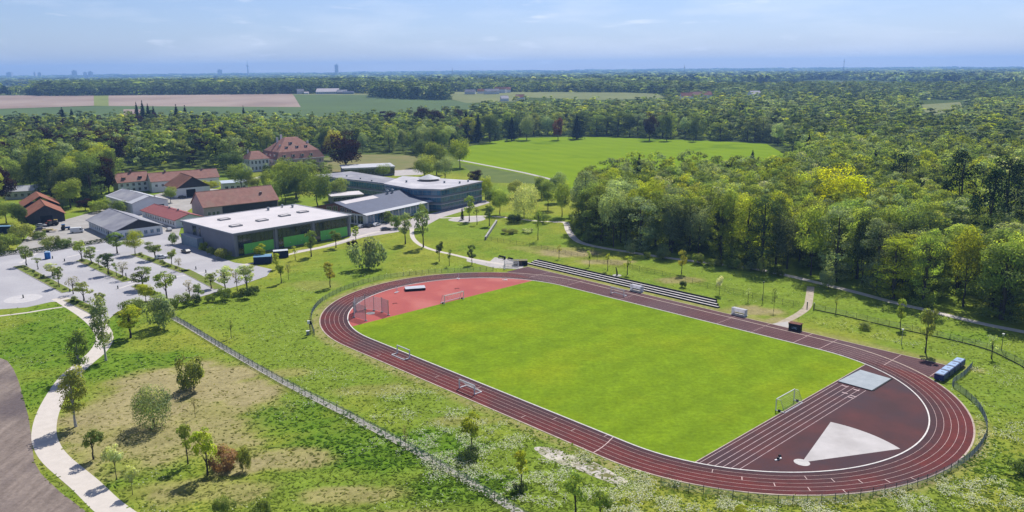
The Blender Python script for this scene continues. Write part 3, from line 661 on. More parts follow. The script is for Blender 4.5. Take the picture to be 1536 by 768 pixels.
for x, y in ((-20, 22), (-12, 12), (-30, 34)): mb = MB(); mb.cbox((x, y, 8.9), (.8, .8, .8)); mb.build('roof_vent', STEEL, ro)
t, ro, P = facade_building('annex', 'low dark annex with flat pale roof behind the school wing', [(-109, 527), (-77.5, 536.5), (-84, 556), (-115, 546)], 5.6, 1, ROOF_L, [(0, 1), (1, 2)], GLASSD)
t, ro, P = facade_building('pavilion', 'small pavilion with flat white roof between tree crowns and school hall', [(-92, 414.5), (-78, 421.6), (-83, 432), (-97, 425)], 4.2, 1, ROOF_W, [(0, 1)], GLASSD)

# --- gabled farm and village buildings: name, label, category, corner, heading, L, W, eave, ridge, wall, roof, gable
t = bld('long_barn', 'long barn with pinkish red tiled roof behind the sports hall', 'barn', (-145.6, 378.3), 39)
ro = gable_building(t, 37, 16.7, 5.3, 11.3, WALL_P, ROOF_P, .7, .5); chimney(ro, 30, 4, 6.5, 9.2, .9)
mb = MB(); mb.box((9, -.15, 0), (36.5, .05, 4.6)); mb.build('cladding', WALL_D, t); win(t, 'F', 2, 1, 1.2, 1.6, 37, 16.7, None, 3, .9)
win(t, 'F', 28, 1.2, 1.4, 2, 37, 16.7, None, 2, 1.2)
t = bld('workshop', 'low white workshop with shallow red metal roof', 'workshop', (-140.2, 363.0), 134)
ro = gable_building(t, 40, 12.5, 3.4, 5.4, WALL_W, M('red_metal_roof', (.33, .115, .105), col2=(.27, .09, .085), scale=.3, stretch=(1, 3, 1), rough=.6), .8, .5)
win(t, 'B', 2, 1, 1.4, 1.4, 40, 12.5, None, 12, 1.5); win(t, 'L', 1.5, .8, 1.8, 2.0, 40, 12.5, None, 3, 1.4)
for x in (12, 22): chimney(ro, x, 6.2, 5.2, 6.4, .6, STEEL)
t = bld('long_shed', 'white walled hall with wide grey gable roof beside the car park', 'hall', (-163.4, 329.4), 134)
t.location = (-149.6, 341.2, 0); t.rotation_euler = (0, 0, R(132))
ro = gable_building(t, 38, 19, 3.7, 7.4, WALL_W, ROOF_G, 1.0, .8, gable=WALL_D)
win(t, 'L', 1.2, 1, 1.3, 1.5, 38, 19, GLASSB, 7, 1.25); win(t, 'B', 2, 1, 1.3, 1.5, 38, 19, GLASSB, 11, 1.9)
mb = MB(); mb.box((9, 19 - .05, 0), (10.6, 19.1, 2.4)); mb.build('door', GLASSD, t)
t = bld('storage_shed', 'white storage shed with pale grey ridged roof behind the grey gable hall', 'shed', (-171.5, 400.5), 134)
ro = gable_building(t, 37, 17, 5.6, 8.3, WALL_W, ROOF_L, .5, .4)
mb = MB(); mb.box((-.1, 2, 0), (.05, 6, 3.8)); mb.build('door', WALL_D, t); chimney(ro, 6, 4, 6, 7.6, .6, BLACK)
mb = MB(); kk = (8.3 - 5.6) / 8.5; y0, y1 = 8.9, 16.6; z0, z1 = 8.3 - kk * (y0 - 8.5) + .3, 8.3 - kk * (y1 - 8.5) + .3; mb.poly([(6, y0, z0), (36, y0, z0), (36, y1, z1), (6, y1, z1)]); mb.build('roof_panel', ROOF_G, ro)
t = bld('farmhouse', 'white two storey farmhouse with pink tiled roof and dormers', 'house', (-226.2, 463.6), 40)
ro = gable_building(t, 17.5, 11, 6.2, 10.6, WALL_W, ROOF_P, .6, .5); win(t, 'F', 1.4, 3.6, 1.3, 1.5, 17.5, 11, None, 5, 1.9); win(t, 'F', 1.4, .8, 1.3, 1.5, 17.5, 11, None, 5, 1.9); win(t, 'L', 2, 3.6, 1.2, 1.5, 17.5, 11, None, 3, 1.8)
chimney(ro, 9, 5.5, 10, 12.2, .9)
for x in (4, 13): mb = MB(); mb.box((x - .8, 1.2, 7.2), (x + .8, 3.4, 8.6)); mb.mat(1).box((x - .95, 1.0, 8.6), (x + .95, 4, 8.8)); mb.build('dormer', [GLASSD, ROOF_P], ro)
t = bld('brown_barn', 'barn with dark brown tiled roof and open door in its gable', 'barn', (-184.2, 441.5), 128)
t.location = (-169.5, 453, 0); t.rotation_euler = (0, 0, R(127))
ro = gable_building(t, 22, 18, 5.3, 11.0, WALL_W, ROOF_B, .9, .7, gable=WALL_D)
mb = MB(); mb.box((-.12, 8, 0), (.05, 13, 4.4)); mb.build('barn_door', BLACK, t); win(t, 'B', 3, 1.2, 1.6, 2, 22, 18, None, 4, 2.4)
t = bld('stable', 'long stable wing with weathered pink roof behind the brown barn', 'stable', (-207.5, 465.0), 34)
ro = gable_building(t, 38, 12, 6.4, 10.5, WALL_W, ROOF_P, .6, .5); win(t, 'F', 2, 3.2, 1.2, 1.3, 38, 12, None, 10, 2.2); chimney(ro, 9, 6, 10, 11.8, .9); chimney(ro, 30, 6, 10, 11.4, .8)
t = bld('blue_roof_house', 'flat roofed white house with pale blue roof beside the stable', 'house', (-167, 466), 24)
ro = flat_building(t, [(0, 0), (14, 0), (14, 13), (0, 13)], 4.6, WALL_W, M('pale_blue_roof', (.46, .52, .60), var=.12, rough=.6), .6); win(t, 'F', 1.4, 1.4, 1.6, 1.5, 14, 13, None, 4, 1.6); chimney(ro, 11, 4, 4.9, 7.4, .8, BLACK)
# orange barn far left, two stepped roofs
t = bld('orange_barn', 'timber barn with bright orange stepped tile roofs at the yard edge', 'barn', (-208, 372.5), 150)
t.location = (-209.5, 374.8, 0); t.rotation_euler = (0, 0, R(124))
ro = gable_building(t, 24, 15, 3.6, 8.0, WALL_D, ROOF_O, .7, .5)
mb = MB()
for a, b in (((24.6, -.7), 3.9), ): pass
mb.prism([(24.2, 0), (44, 0), (44, 15), (24.2, 15)], 0, 4.6); mb.build('rear_wall', WALL_D, t)
mb = MB()
for y0, y1 in ((-.7, 7.5), (15.7, 7.5)):
    p = [(24.0, y0, 4.5), (44.5, y0, 4.5), (44.5, y1, 9.3), (24.0, y1, 9.3)]
    if y0 > y1: p = p[::-1]
    q = [(a, b, c_ + .25) for a, b, c_ in p]; mb.poly(q); mb.poly(p[::-1])
    for i in range(4): j = (i + 1) % 4; mb.poly([p[i], p[j], q[j], q[i]])
mb.build('rear_roof', ROOF_O, t)
mb = MB(); mb.box((-.1, 5, 0), (.05, 10, 3.3)); mb.build('barn_door', BLACK, t)
# villa with a mansard roof
t = bld('villa', 'stately white villa with steep pink tiled mansard roof, dormers and chimneys', 'villa', (-163, 566), 40); t.scale = (1.14, 1.14, 1.14)
Lv, Wv = 31, 26
mb = MB(); mb.prism([(0, 0), (Lv, 0), (Lv, Wv), (0, Wv)], 0, 6.6, top=False); mb.build('wall', WALL_P, t)
mb = MB(); rect = lambda i: [(i - .6, i - .6), (Lv - i + .6, i - .6), (Lv - i + .6, Wv - i + .6), (i - .6, Wv - i + .6)]
mb.prism(rect(0), 6.6, 11.0, shrink=rect(2.6)); mb.prism(rect(2.6), 11.02, 19.0, shrink=[(11.5, 12), (19.5, 12), (19.5, 14), (11.5, 14)]); ro = mb.build('roof', ROOF_P, t)
mb = MB(); mb.box((-.75, -.75, 6.3), (Lv + .75, Wv + .75, 6.6)); mb.build('cornice', WALL_W, t)
for x, y, z in ((5, -.1, 7.6), (11, -.1, 7.6), (17, -.1, 7.6), (23, -.1, 7.6), (9, 4.4, 12.2), (16, 4.4, 12.2), (22, 4.4, 12.2), (13, 7, 14.5)):
    mb = MB(); mb.box((x - .8, y + .3, z), (x + .8, y + 3.2, z + 1.8)); mb.mat(1).box((x - .95, y + .1, z + 1.8), (x + .95, y + 3.6, z + 2.0)); mb.mat(2).box((x - .55, y + .25, z + .2), (x + .55, y + .3, z + 1.6)); mb.build('dormer', [WALL_W, ROOF_P, GLASSD], ro)
for y in (5, 11, 17): mb = MB(); mb.box((-.1 + .5, y - .8, 7.6), (3, y + .8, 9.4)); mb.mat(1).box((.2, y - .95, 9.4), (3.4, y + .95, 9.6)); mb.build('dormer', [WALL_W, ROOF_P], ro)
for x, y, h in ((8, 16, 19), (12, 19, 20.5), (22, 17, 18.5), (24.5, 8, 16.5), (6, 8, 15)): chimney(ro, x, y, 11, h, 1.0, WALL_W)
win(t, 'F', 2, 3.6, 1.2, 2, Lv, Wv, None, 8, 2.5); win(t, 'L', 2, 3.6, 1.2, 2, Lv, Wv, None, 6, 2.8)
t = bld('villa_wing', 'white side wing of the villa with hipped pink roof', 'house', (-180.5, 560), 40)
mb = MB(); mb.prism([(0, 0), (14, 0), (14, 13), (0, 13)], 0, 8.6, top=False); mb.build('wall', WALL_W, t)
mb = MB(); mb.prism([(-.6, -.6), (14.6, -.6), (14.6, 13.6), (-.6, 13.6)], 8.6, 13.6, shrink=[(4, 5.5), (10, 5.5), (10, 7.5), (4, 7.5)]); ro = mb.build('roof', ROOF_P, t)
win(t, 'F', 1.2, 5.4, 1.2, 2.1, 14, 13, None, 5, 1.5); win(t, 'F', 1.2, 1.4, 1.2, 2.1, 14, 13, None, 5, 1.5); win(t, 'L', 1.2, 5.4, 1.2, 2.1, 14, 13, None, 4, 1.8); chimney(ro, 3, 9, 11, 14.5, .9, WALL_W)
# roofs half hidden in the trees at the left edge
for i, (u, v, hd, lab) in enumerate(((25, 262, 30, 'white roofed house almost hidden by trees at the left edge'), (72, 276, 34, 'pale flat roofed shed among dense park trees'), (8, 300, 20, 'small grey roofed hut under trees at the left edge'))):
    p = g(u, v); t = bld('garden_house', lab, 'house', p, hd)
    ro = gable_building(t, 16, 9, 7.4 - 1.5 * i, 10 - 1.6 * i, WALL_W, ROOF_W if i < 2 else ROOF_L, .5, .4); win(t, 'F', 1.5, 1.5, 1.3, 1.5, 16, 9, None, 4, 1.9)
# far farm, village and town on the terrace
def far_bld(name, label, cat, u, v, w_, d_, he, hr, wall, roof, hd=0, group=None):
    p = gp(u, v); t = thing(name, label, cat, (p[0], p[1], float(plateau(*p))), R(hd), group); ro = gable_building(t, w_, d_, he, hr, wall, roof, .4, .4)
    return t
FR = M('far_white_roof', (.62, .56, .57), var=.1, rough=.7)
t = far_bld('cattle_shed', 'long white roofed cattle shed at the far field edge', 'barn', 474, 141.2, 50, 24, 5, 12, WALL_W, FR); win(t, 'F', 2, 1.5, 3, 2, 50, 24, None, 10, 1.7)
far_bld('farm_shed', 'small grey shed right of the long white cattle shed', 'shed', 506, 141.0, 22, 14, 4, 9, WALL_G, ROOF_G, 14)
far_bld('farm_shed', 'low blue shed at the end of the distant farmyard', 'shed', 514, 141.2, 24, 10, 3.5, 6, PANEL_B, ROOF_BL)
far_bld('farmhouse', 'small white farmhouse left of the long white cattle shed', 'house', 446, 141.0, 15, 12, 5.5, 11, WALL_W, ROOF_G, 20); far_bld('garage', 'white garage beside the small distant farmhouse', 'garage', 456, 141.2, 10, 8, 3, 5, WALL_W, FR)
for i, (u, v, w_, he, m, lab) in enumerate(((697, 141.5, 22, 5, ROOF_G, 'grey roofed barn at the left end of the far hamlet'), (716, 140.5, 16, 5, ROOF_B, 'brown roofed house in the middle of the far hamlet'), (728, 141.5, 30, 6, ROOF_G, 'large hamlet barn with dark grey roof'), (742, 139.5, 24, 8, ROOF_B, 'tall brown roofed farmhouse of the far hamlet'), (754, 139, 18, 7, ROOF_R, 'red roofed house at the right end of the far hamlet'), (752, 152, 14, 5, ROOF_W, 'pale roofed cottage below the far hamlet'), (773, 151, 16, 6, ROOF_R, 'purple red cottage right of the far hamlet'))):
    far_bld('hamlet_house', lab, 'house', u, v, w_, 12, he, he + 5, WALL_W, m, 10 * (i % 3) - 8)
for i, (u, v, m, lab) in enumerate(((1022, 152, ROOF_R, 'red roofed house in a gap of the middle woods'), (1036, 150.5, ROOF_P, 'long pink roofed house in a gap of the middle woods'), (1052, 150, ROOF_R, 'rightmost red roof in the gap of the middle woods'), (1128, 149, ROOF_W, 'pale house peeping out of the distant woods'), (1262, 133, ROOF_W, 'white building far out in the blue woods'))):
    far_bld('distant_house', lab, 'house', u, v, 22, 14, 9, 15, WALL_W, m, 8 * i)
HAZEW = M('hazed_concrete', (.62, .64, .68), var=.1)  # concrete paled so the towers fade: distance haze put into the colour
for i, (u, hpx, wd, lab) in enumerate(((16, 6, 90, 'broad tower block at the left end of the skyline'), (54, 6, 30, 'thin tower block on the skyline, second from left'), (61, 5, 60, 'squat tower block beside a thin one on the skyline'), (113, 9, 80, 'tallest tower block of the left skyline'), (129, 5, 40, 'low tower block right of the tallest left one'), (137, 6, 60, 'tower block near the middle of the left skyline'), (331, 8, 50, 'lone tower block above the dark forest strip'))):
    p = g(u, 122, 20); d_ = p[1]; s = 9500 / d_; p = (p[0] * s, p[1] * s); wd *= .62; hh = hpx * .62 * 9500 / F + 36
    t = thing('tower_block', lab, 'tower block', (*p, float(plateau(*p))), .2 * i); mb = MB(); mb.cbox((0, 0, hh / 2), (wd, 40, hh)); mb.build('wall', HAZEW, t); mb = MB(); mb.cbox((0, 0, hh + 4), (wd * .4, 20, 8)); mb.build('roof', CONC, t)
def far_pt(u, d_): p = g(u, 122, 20); s = d_ / p[1]; return (p[0] * s, p[1] * s, float(plateau(0, p[1] * s)))
t = thing('office_tower', 'slim dark office tower standing alone on the horizon', 'tower', far_pt(506, 9000)); mb = MB(); mb.cbox((0, 0, 60), (34, 34, 120)); mb.build('shaft', HAZEW, t); mb = MB(); mb.tube((0, 0, 120), (0, 0, 135), 3, 1, k=6); mb.build('mast', STEEL, t)
t = thing('television_tower', 'thin television tower with a bulge, on the horizon', 'tower', far_pt(373, 9000))
mb = MB(); mb.tube((0, 0, 0), (0, 0, 110), 8, 5, k=10); mb.build('shaft', HAZEW, t); mb = MB(); mb.tube((0, 0, 106), (0, 0, 112), 6, 13, k=12); mb.tube((0, 0, 112), (0, 0, 120), 13, 10, k=12); mb.build('pod', HAZEW, t); mb = MB(); mb.tube((0, 0, 120), (0, 0, 178), 3.5, 1, k=6); mb.build('mast', STEEL, t)
for u, hh, lab in ((679, 55, 'thin radio mast on the horizon over the pale meadows'), (1026, 60, 'thin radio mast above the middle of the blue woods'), (1264, 90, 'rightmost and tallest radio mast above the blue woods')):
    t = thing('radio_mast', lab, 'mast', far_pt(u, 6000)); mb = MB(); mb.tube((0, 0, 0), (0, 0, hh + 20), 3, 1.2, k=5); mb.build('lattice', STEEL, t); mb = MB(); mb.cbox((0, 0, hh), (7, 7, 5)); mb.build('antenna', STEEL, t)
#@@OBJECTS
# ================================================================== SPORTS EQUIPMENT, FENCES, VEHICLES
def tube_line(mb, pts, r, k=6):
    for a, b in zip(pts[:-1], pts[1:]): mb.tube(a, b, r, k=k)
def goal(name, label, p, rz, W=7.32, H=2.44, D=1.9, top=.9, net=True, r=.10, weight=False):
    """opening faces local -y; net hangs behind"""
    t = thing(name, label, 'goal', (*p, .03), rz)
    mb = MB(); tube_line(mb, [(-W / 2, 0, 0), (-W / 2, 0, H), (W / 2, 0, H), (W / 2, 0, 0)], r); mb.build('goal_frame', WHITE, t)
    mb = MB(); tube_line(mb, [(-W / 2, 0, .05), (-W / 2, D, .05), (W / 2, D, .05), (W / 2, 0, .05)], r * .9); mb.build('base_frame', WHITE, t)
    if top:
        mb = MB()
        for x in (-W / 2, W / 2): tube_line(mb, [(x, 0, H), (x, top, H), (x, D, .05)], r * .45, 5)
        mb.build('stay', STEEL, t)
    if net:
        mb = MB(); tp = top or .05
        for x in np.arange(-W / 2, W / 2 + .01, .3): tube_line(mb, [(x, 0, H), (x, tp, H), (x, D, .05)], .012, 3)
        for f in np.linspace(0, 1, 9): y, z = tp + (D - tp) * f, H + (.05 - H) * f; mb.tube((-W / 2, y, z), (W / 2, y, z), .012, k=3)
        for x in (-W / 2, W / 2):
            for f in np.linspace(.12, .95, 7): mb.tube((x, 0, H * f), (x, tp + (D - tp) * (1 - f), H * f), .012, k=3)
        mb.build('net', NET, t)
    if weight:
        mb = MB()
        for x in (-W / 2, W / 2): mb.cbox((x, D * .4, .18), (.35, .5, .34))
        mb.build('ballast', BLACK, t)
    return t
goal('soccer_goal', 'full size white netted goal standing on the right end of the pitch', tl(53.3, -.4), TA - math.pi / 2, weight=True)
goal('soccer_goal', 'full size white goal on the edge of the salmon red area', tl(-53.3, .6), TA + math.pi / 2, weight=True)
goal('training_goal', 'small white goal on the near lanes with its frame facing the fence', tl(-25.6, -38.0), TA + math.pi, 5.0, 2.0, 1.7, 0, False, .14)
goal('training_goal', 'small white goal on the near lanes beside the ploughed grass, opening outwards', tl(2.2, -41.6), TA, 5.0, 2.0, 2.0, 0, True, .14)
goal('training_goal', 'small white goal on the home straight in front of the bleachers', tl(-23.6, 40.2), TA, 5.0, 2.0, 1.5, .5, False, .11)
for i, (x, y, rz) in enumerate(((-70.6, 40.6, .1), (-72.6, 42.3, .05), (-74.6, 44.2, -.05))):
    goal('stored_goal', ['front white goal of the three parked at the far bend', 'middle white goal of the three parked at the far bend', 'rear white goal of the three parked at the far bend'][i], tl(x, y), TA + 1.0 + rz, 5.0, 2.0, 1.3, .5, True, .07)
# team shelters
def milky():
    if 'milky_panel' in MATS: return MATS['milky_panel']
    m = bpy.data.materials.new('milky_panel'); m.use_nodes = True; t = m.node_tree; t.nodes.clear()
    d1, d2, ms, o = N(t, 'ShaderNodeBsdfDiffuse'), N(t, 'ShaderNodeBsdfTranslucent'), N(t, 'ShaderNodeMixShader'), N(t, 'ShaderNodeOutputMaterial')
    d1.inputs[0].default_value = (.7, .7, .74, 1); d2.inputs[0].default_value = (.75, .75, .8, 1); ms.inputs[0].default_value = .6
    t.links.new(d1.outputs[0], ms.inputs[1]); t.links.new(d2.outputs[0], ms.inputs[2]); t.links.new(ms.outputs[0], o.inputs[0]); MATS['milky_panel'] = m; return m
for i, (x, y, lab) in enumerate(((-22.3, 47.6, 'clear team shelter with bench at the foot of the bleachers'), (13.4, 47.7, 'clear team shelter with bench right of the bleachers'))):
    t = thing('team_shelter', lab, 'shelter', (*tl(x, y), 0), TA)
    mb = MB(); mb.box((-2.0, 1.0, .5), (2.0, 1.02, 1.75)); mb.mat(1)
    for a in (-2.0, -.7, .7, 2.0): mb.tube((a, 1.1, 0), (a, 1.1, 1.9), .05, k=5)
    mb.build('rear_panel', [milky(), WHITE], t)
    mb = MB(); mb.poly([(-2.1, -.5, 2.0), (2.1, -.5, 2.0), (2.1, 1.15, 1.8), (-2.1, 1.15, 1.8)]); mb.poly([(-2.1, 1.15, 1.75), (2.1, 1.15, 1.75), (2.1, -.5, 1.95), (-2.1, -.5, 1.95)]); mb.build('canopy', milky(), t)
    mb = MB(); mb.box((-1.8, .3, .40), (1.8, .75, .46)); mb.build('bench', BLACK, t)
    mb = MB()
    for sx in (-2.03, 2.0): mb.box((sx, -.4, .02), (sx + .03, 1.0, 1.8))
    mb.build('side_panel', milky(), t)
    mb = MB(); mb.box((-2.3, -.7, 0), (2.3, 1.3, .05)); mb.build('footing', CONC, t)
# bleachers
t = thing('bleachers', 'long three row bleachers with white plank seats beside the home straight', 'bleachers', (*tl(-72.5, 49.4), 0), TA)
for k in range(3):
    y, z, x1 = k * 1.15, .32 + .36 * k, 78.2 - 1.2 * k
    mb = MB(); mb.box((1.2 * (k > 0), y, 0), (x1, y + 1.15 - .003, z)); mb.build('step', M('dark_step', (.045, .045, .048), var=.4, scale=.7), t)  # steps near-black all over, below the pale planks
    mb = MB(); 
    for x in np.arange(.2 + 1.2 * (k > 0), x1 - 1, 4.0): mb.box((x, y + .12, z + .03), (min(x + 3.96, x1 - .1), y + .72, z + .10))
    mb.build('seat_plank', M('pale_plank', (.62, .58, .56), var=.22, scale=.9), t)
mb = MB(); mb.box((2.0, 3.45, 0), (75.5, 3.7, 1.5)); mb.build('back_wall', M('dark_back', (.04, .04, .045)), t)
# high jump mat, hurdles, cage
t = thing('high_jump_mat', 'thick high jump mat with pale cover and dark sides on the red area', 'mat', (*tl(-72.6, .6), .02), TA + 1.05)
mb = MB(); mb.box((-3.1, -1.6, 0), (3.1, 1.6, .72)); mb.build('mat', M('navy_foam', (.02, .022, .03), var=.3), t, .06); mb = MB(); mb.box((-3.15, -1.65, .725), (3.15, 1.65, .80)); mb.build('cover', M('pale_cover', (.50, .52, .58), var=.15, scale=.8), t)
for i, (u, v, lab) in enumerate(((594.5, 439, 'white high jump stand left of the mat'), (688, 418.5, 'white stand on the kerb at the far bend'), (759, 420, 'low white stand at the tip of the red area'))):
    t = thing('jump_stand', lab, 'stand', (*g(u, v), .03), .6 + i)
    mb = MB(); mb.cbox((0, 0, .06), (1.1, .5, .1)); mb.cbox((.6, .5, .06), (1.2, .22, .1)); mb.build('stand_base', WHITE, t); mb = MB(); mb.tube((0, 0, .1), (0, 0, 2.0 if i < 2 else .7), .07, k=6); mb.tube((.35, 0, .1), (.35, 0, 1.7 if i < 2 else .6), .06, k=6); mb.build('upright', WHITE, t)
for i, (u, v, lab) in enumerate(((593, 456.5, 'dark hurdle lying on the red area right of the cage'), (686, 434, 'dark hurdle lying behind the goal on the red area'))):
    t = thing('hurdle', lab, 'hurdle', (*g(u, v), .02), .3)
    mb = MB(); mb.tube((-.6, 0, .05), (-.6, .9, .05), .04); mb.tube((.6, 0, .05), (.6, .9, .05), .04); mb.build('foot', BLACK, t); mb = MB(); mb.cbox((0, .9, .09), (1.3, .12, .08)); mb.build('bar', BLACK, t)
for i, (u, v, lab) in enumerate(((1166, 690, 'small white starting block left of the shot circle'), (1170, 686.5, 'second small white block beside the shot circle'))):
    t = thing('starting_block', lab, 'starting block', (*g(u, v), .02), .5 + i)
    mb = MB(); mb.cbox((0, 0, .08), (1.1, .3, .12)); mb.build('rail', WHITE, t); mb = MB(); mb.cbox((.2, 0, .28), (.35, .4, .3), .3); mb.build('pad', BLACK, t)
def cage_panel(mb, a, b, h, step=.26, r=.034):
    a, b = np.array(a), np.array(b); l = np.linalg.norm(b - a)
    for f in np.linspace(0, 1, max(2, int(l / step))): p = a + (b - a) * f; mb.tube((*p, .25), (*p, h), r, k=3)
    for z in np.arange(.25, h, step): mb.tube((*a, z), (*b, z), r, k=3)
c0 = g(556, 470); t = thing('discus_cage', 'tall grey netted throwing cage on the red area', 'throwing cage', (*c0, .02), 0)
cg = [(549, 481.5), (531, 476.5), (533.5, 467), (548, 464), (561, 466), (573, 468.5), (583, 473)]
cg = [tuple(np.array(g(*p)) - c0) for p in cg]
for (a, b), hgt in zip(zip(cg[:-1], cg[1:]), (4.4, 4.2, 4.0, 4.0, 4.2, 4.4)):
    mb = MB(); cage_panel(mb, a, b, hgt); mb.build('net_panel', M('grey_net', (.50, .51, .53), var=.1), t)
for p in cg: mb = MB(); mb.tube((*p, 0), (*p, 4.5), .09, k=6); mb.cbox((*p, .12), (.7, .5, .22)); mb.build('post', STEEL, t)
mb = MB(); mb.tube((0, 0, .0), (0, 0, .05), 1.25, k=24); mb.build('throwing_circle', CONC, t)
t = thing('sand_pit', 'long jump sand pit under a pale blue grey cover', 'sand pit', (*tl(58.8, 24.6), .02), TA)
mb = MB(); mb.box((-3.9, -4.9, 0), (3.9, 4.9, .12)); mb.build('frame', BLACK, t)
mb = MB(); mb.prism([(-3.7, -5.2), (3.6, -5.2), (3.7, 4.3), (-3.3, 5.0)], .125, .2); mb.build('cover', M('pit_cover', (.37, .41, .44), col2=(.29, .33, .365), scale=.5, detail=7, rough=.7, bump=.3), t)
# blue weather hoods
b0, b1 = np.array(g(1411.5, 569)), np.array(g(1437, 550)); bd = (b1 - b0) / np.linalg.norm(b1 - b0)
for i in range(4):
    p = tuple(b0 + (b1 - b0) * i / 3); t = thing('mat_trolley', ['nearest blue covered mat trolley of four in a row by the bend', 'second blue covered mat trolley of the row, counted from the bend', 'third blue covered mat trolley of the row, counted from the bend', 'farthest blue covered mat trolley of four in a row by the bend'][i], 'mat trolley', (*p, .03), math.atan2(bd[1], bd[0]), 'blue mat trolleys in a row')
    mb = MB(); hl_ = np.linalg.norm(b1 - b0) / 6 - .20; mb.box((-hl_, -1.0, .2), (hl_, 1.0, 1.6)); mb.build('hood', M('blue_tarpaulin', (.012, .045, .20), col2=(.010, .03, .13), scale=2, rough=.5, spec=.5), t, .12)
    mb = MB(); mb.box((-hl_ + .18, -.82, 1.61), (hl_ - .18, .82, 1.69)); mb.mat(1).box((-.1, -.5, 1.691), (.4, .2, 1.70)); mb.build('lid', [M('pale_tarpaulin', (.32, .45, .66), var=.15, rough=.4), MATS['blue_tarpaulin']], t, .03)
    mb = MB()
    for x in (-.8, .8):
        for y in (-.8, .8): mb.tube((x - .06, y, .13), (x + .06, y, .13), .13, k=8)
    mb.build('castor', BLACK, t)
# equipment box by the gate path
t = thing('equipment_hut', 'low dark equipment hut with rusty roof at the track edge', 'hut', (*g(1191, 496), 0), TA + .12)
mb = MB(); mb.box((-1.5, 0, 0), (1.5, 1.6, 1.75)); mb.build('wall', M('dark_hut', (.04, .048, .046), var=.4), t); mb = MB(); mb.box((-1.6, -.15, 1.76), (1.6, 1.75, 1.9)); mb.build('roof', M('rusty_roof', (.19, .085, .06), var=.5, scale=1.2), t)
mb = MB(); mb.box((-.7, -.04, .45), (.8, -.005, 1.0)); mb.build('sign', M('faded_sign', (.30, .42, .45), col2=(.06, .08, .09), scale=2.5, ramp=(.45, .55)), t)
t = thing('storage_box', 'brown open fronted shed at the left end of the bleachers', 'shed', (*g(782, 398.5), 0), TA + .9)
mb = MB(); mb.box((-2.6, 0, 0), (2.2, 2.2, 1.7)); mb.build('wall', M('brown_box', (.13, .10, .085), var=.4), t); mb = MB(); mb.box((.3, -.05, .1), (2.1, -.005, 1.5)); mb.build('opening', BLACK, t); mb = MB(); mb.box((-2.7, -.15, 1.71), (2.3, 2.3, 1.82)); mb.build('roof', M('mossy_roof', (.24, .22, .12)), t)
for i, (u, v, lab) in enumerate(((750.5, 387.5, 'leftmost black bench on the pale forecourt'), (757, 388.8, 'black bin between two benches on the forecourt'), (764.5, 390.5, 'rightmost black bench on the pale forecourt'))):
    if i == 1:
        t = thing('litter_bin', lab, 'bin', (*g(u, v), 0)); mb = MB(); mb.tube((0, 0, 0), (0, 0, 1.0), .4, k=10); mb.build('bin_body', BLACK, t); mb = MB(); mb.tube((0, 0, 1.0), (0, 0, 1.12), .46, .3, k=10); mb.build('lid', DSTEEL, t)
    else:
        t = thing('park_bench', lab, 'bench', (*g(u, v), 0), TA + .1); mb = MB(); mb.box((-1.2, 0, .4), (1.2, .5, .48)); mb.build('seat', BLACK, t); mb = MB(); mb.box((-1.2, .5, .5), (1.2, .58, .95)); mb.build('backrest', BLACK, t)
        for x in (-1, 1): mb = MB(); mb.box((x - .06, .05, 0), (x + .06, .5, .4)); mb.build('leg', STEEL, t)
# pole with box and cabinet outside the near left bend
t = thing('loudspeaker_pole', 'dark pole with pale boxes on top where the bend fence ends', 'pole', (*g(465.5, 502.5), 0), .3)
mb = MB(); mb.tube((0, 0, 0), (0, 0, 3.6), .11, .09, k=8); mb.build('pole', DSTEEL, t); mb = MB(); mb.cbox((-.25, 0, 3.5), (.6, .5, .8)); mb.build('horn', WALL_W, t); mb = MB(); mb.cbox((.3, 0, 3.3), (.5, .5, .9)); mb.build('housing', BLACK, t)
t = thing('control_cabinet', 'small white topped cabinet at the foot of the dark pole', 'cabinet', (*g(462, 502), 0), .3)
mb = MB(); mb.cbox((0, 0, .5), (.8, .5, 1.0)); mb.build('cabinet_body', STEEL, t); mb = MB(); mb.cbox((0, 0, 1.05), (.9, .6, .1)); mb.build('lid', WHITE, t)
for i, (u, v, vt, lab) in enumerate(((1352, 517, 495, 'slim white capped lamp post in the flowers near the bend'), (1502, 526, 502, 'slim white capped lamp post near the right picture edge'), (1144, 452, 424, 'thin dark pole beside the far fence'))):
    h = height(u, v, vt); t = thing('lamp_post', lab, 'lamp post', (*g(u, v), 0)); mb = MB(); mb.tube((0, 0, 0), (0, 0, h), .09, .06, k=6); mb.build('pole', DSTEEL if i else STEEL, t)
    mb = MB(); mb.tube((0, 0, h - .1), (0, 0, h + .35), .16, .3, k=8); mb.build('lamp_head', WHITE if i < 2 else DSTEEL, t)
t = thing('carved_stump', 'bent dead tree stump on a pale round slab above the bleachers', 'tree stump', (*g(925.5, 413.5), 0))
mb = MB(); mb.tube((0, 0, .1), (-.1, 0, 1.6), .32, .24, k=7); mb.tube((-.1, 0, 1.5), (-.45, 0, 3.0), .26, .12, k=7); mb.build('trunk', BARK, t); mb = MB(); mb.tube((0, 0, 0), (0, 0, .12), 1.5, k=14); mb.build('slab', CONC, t)

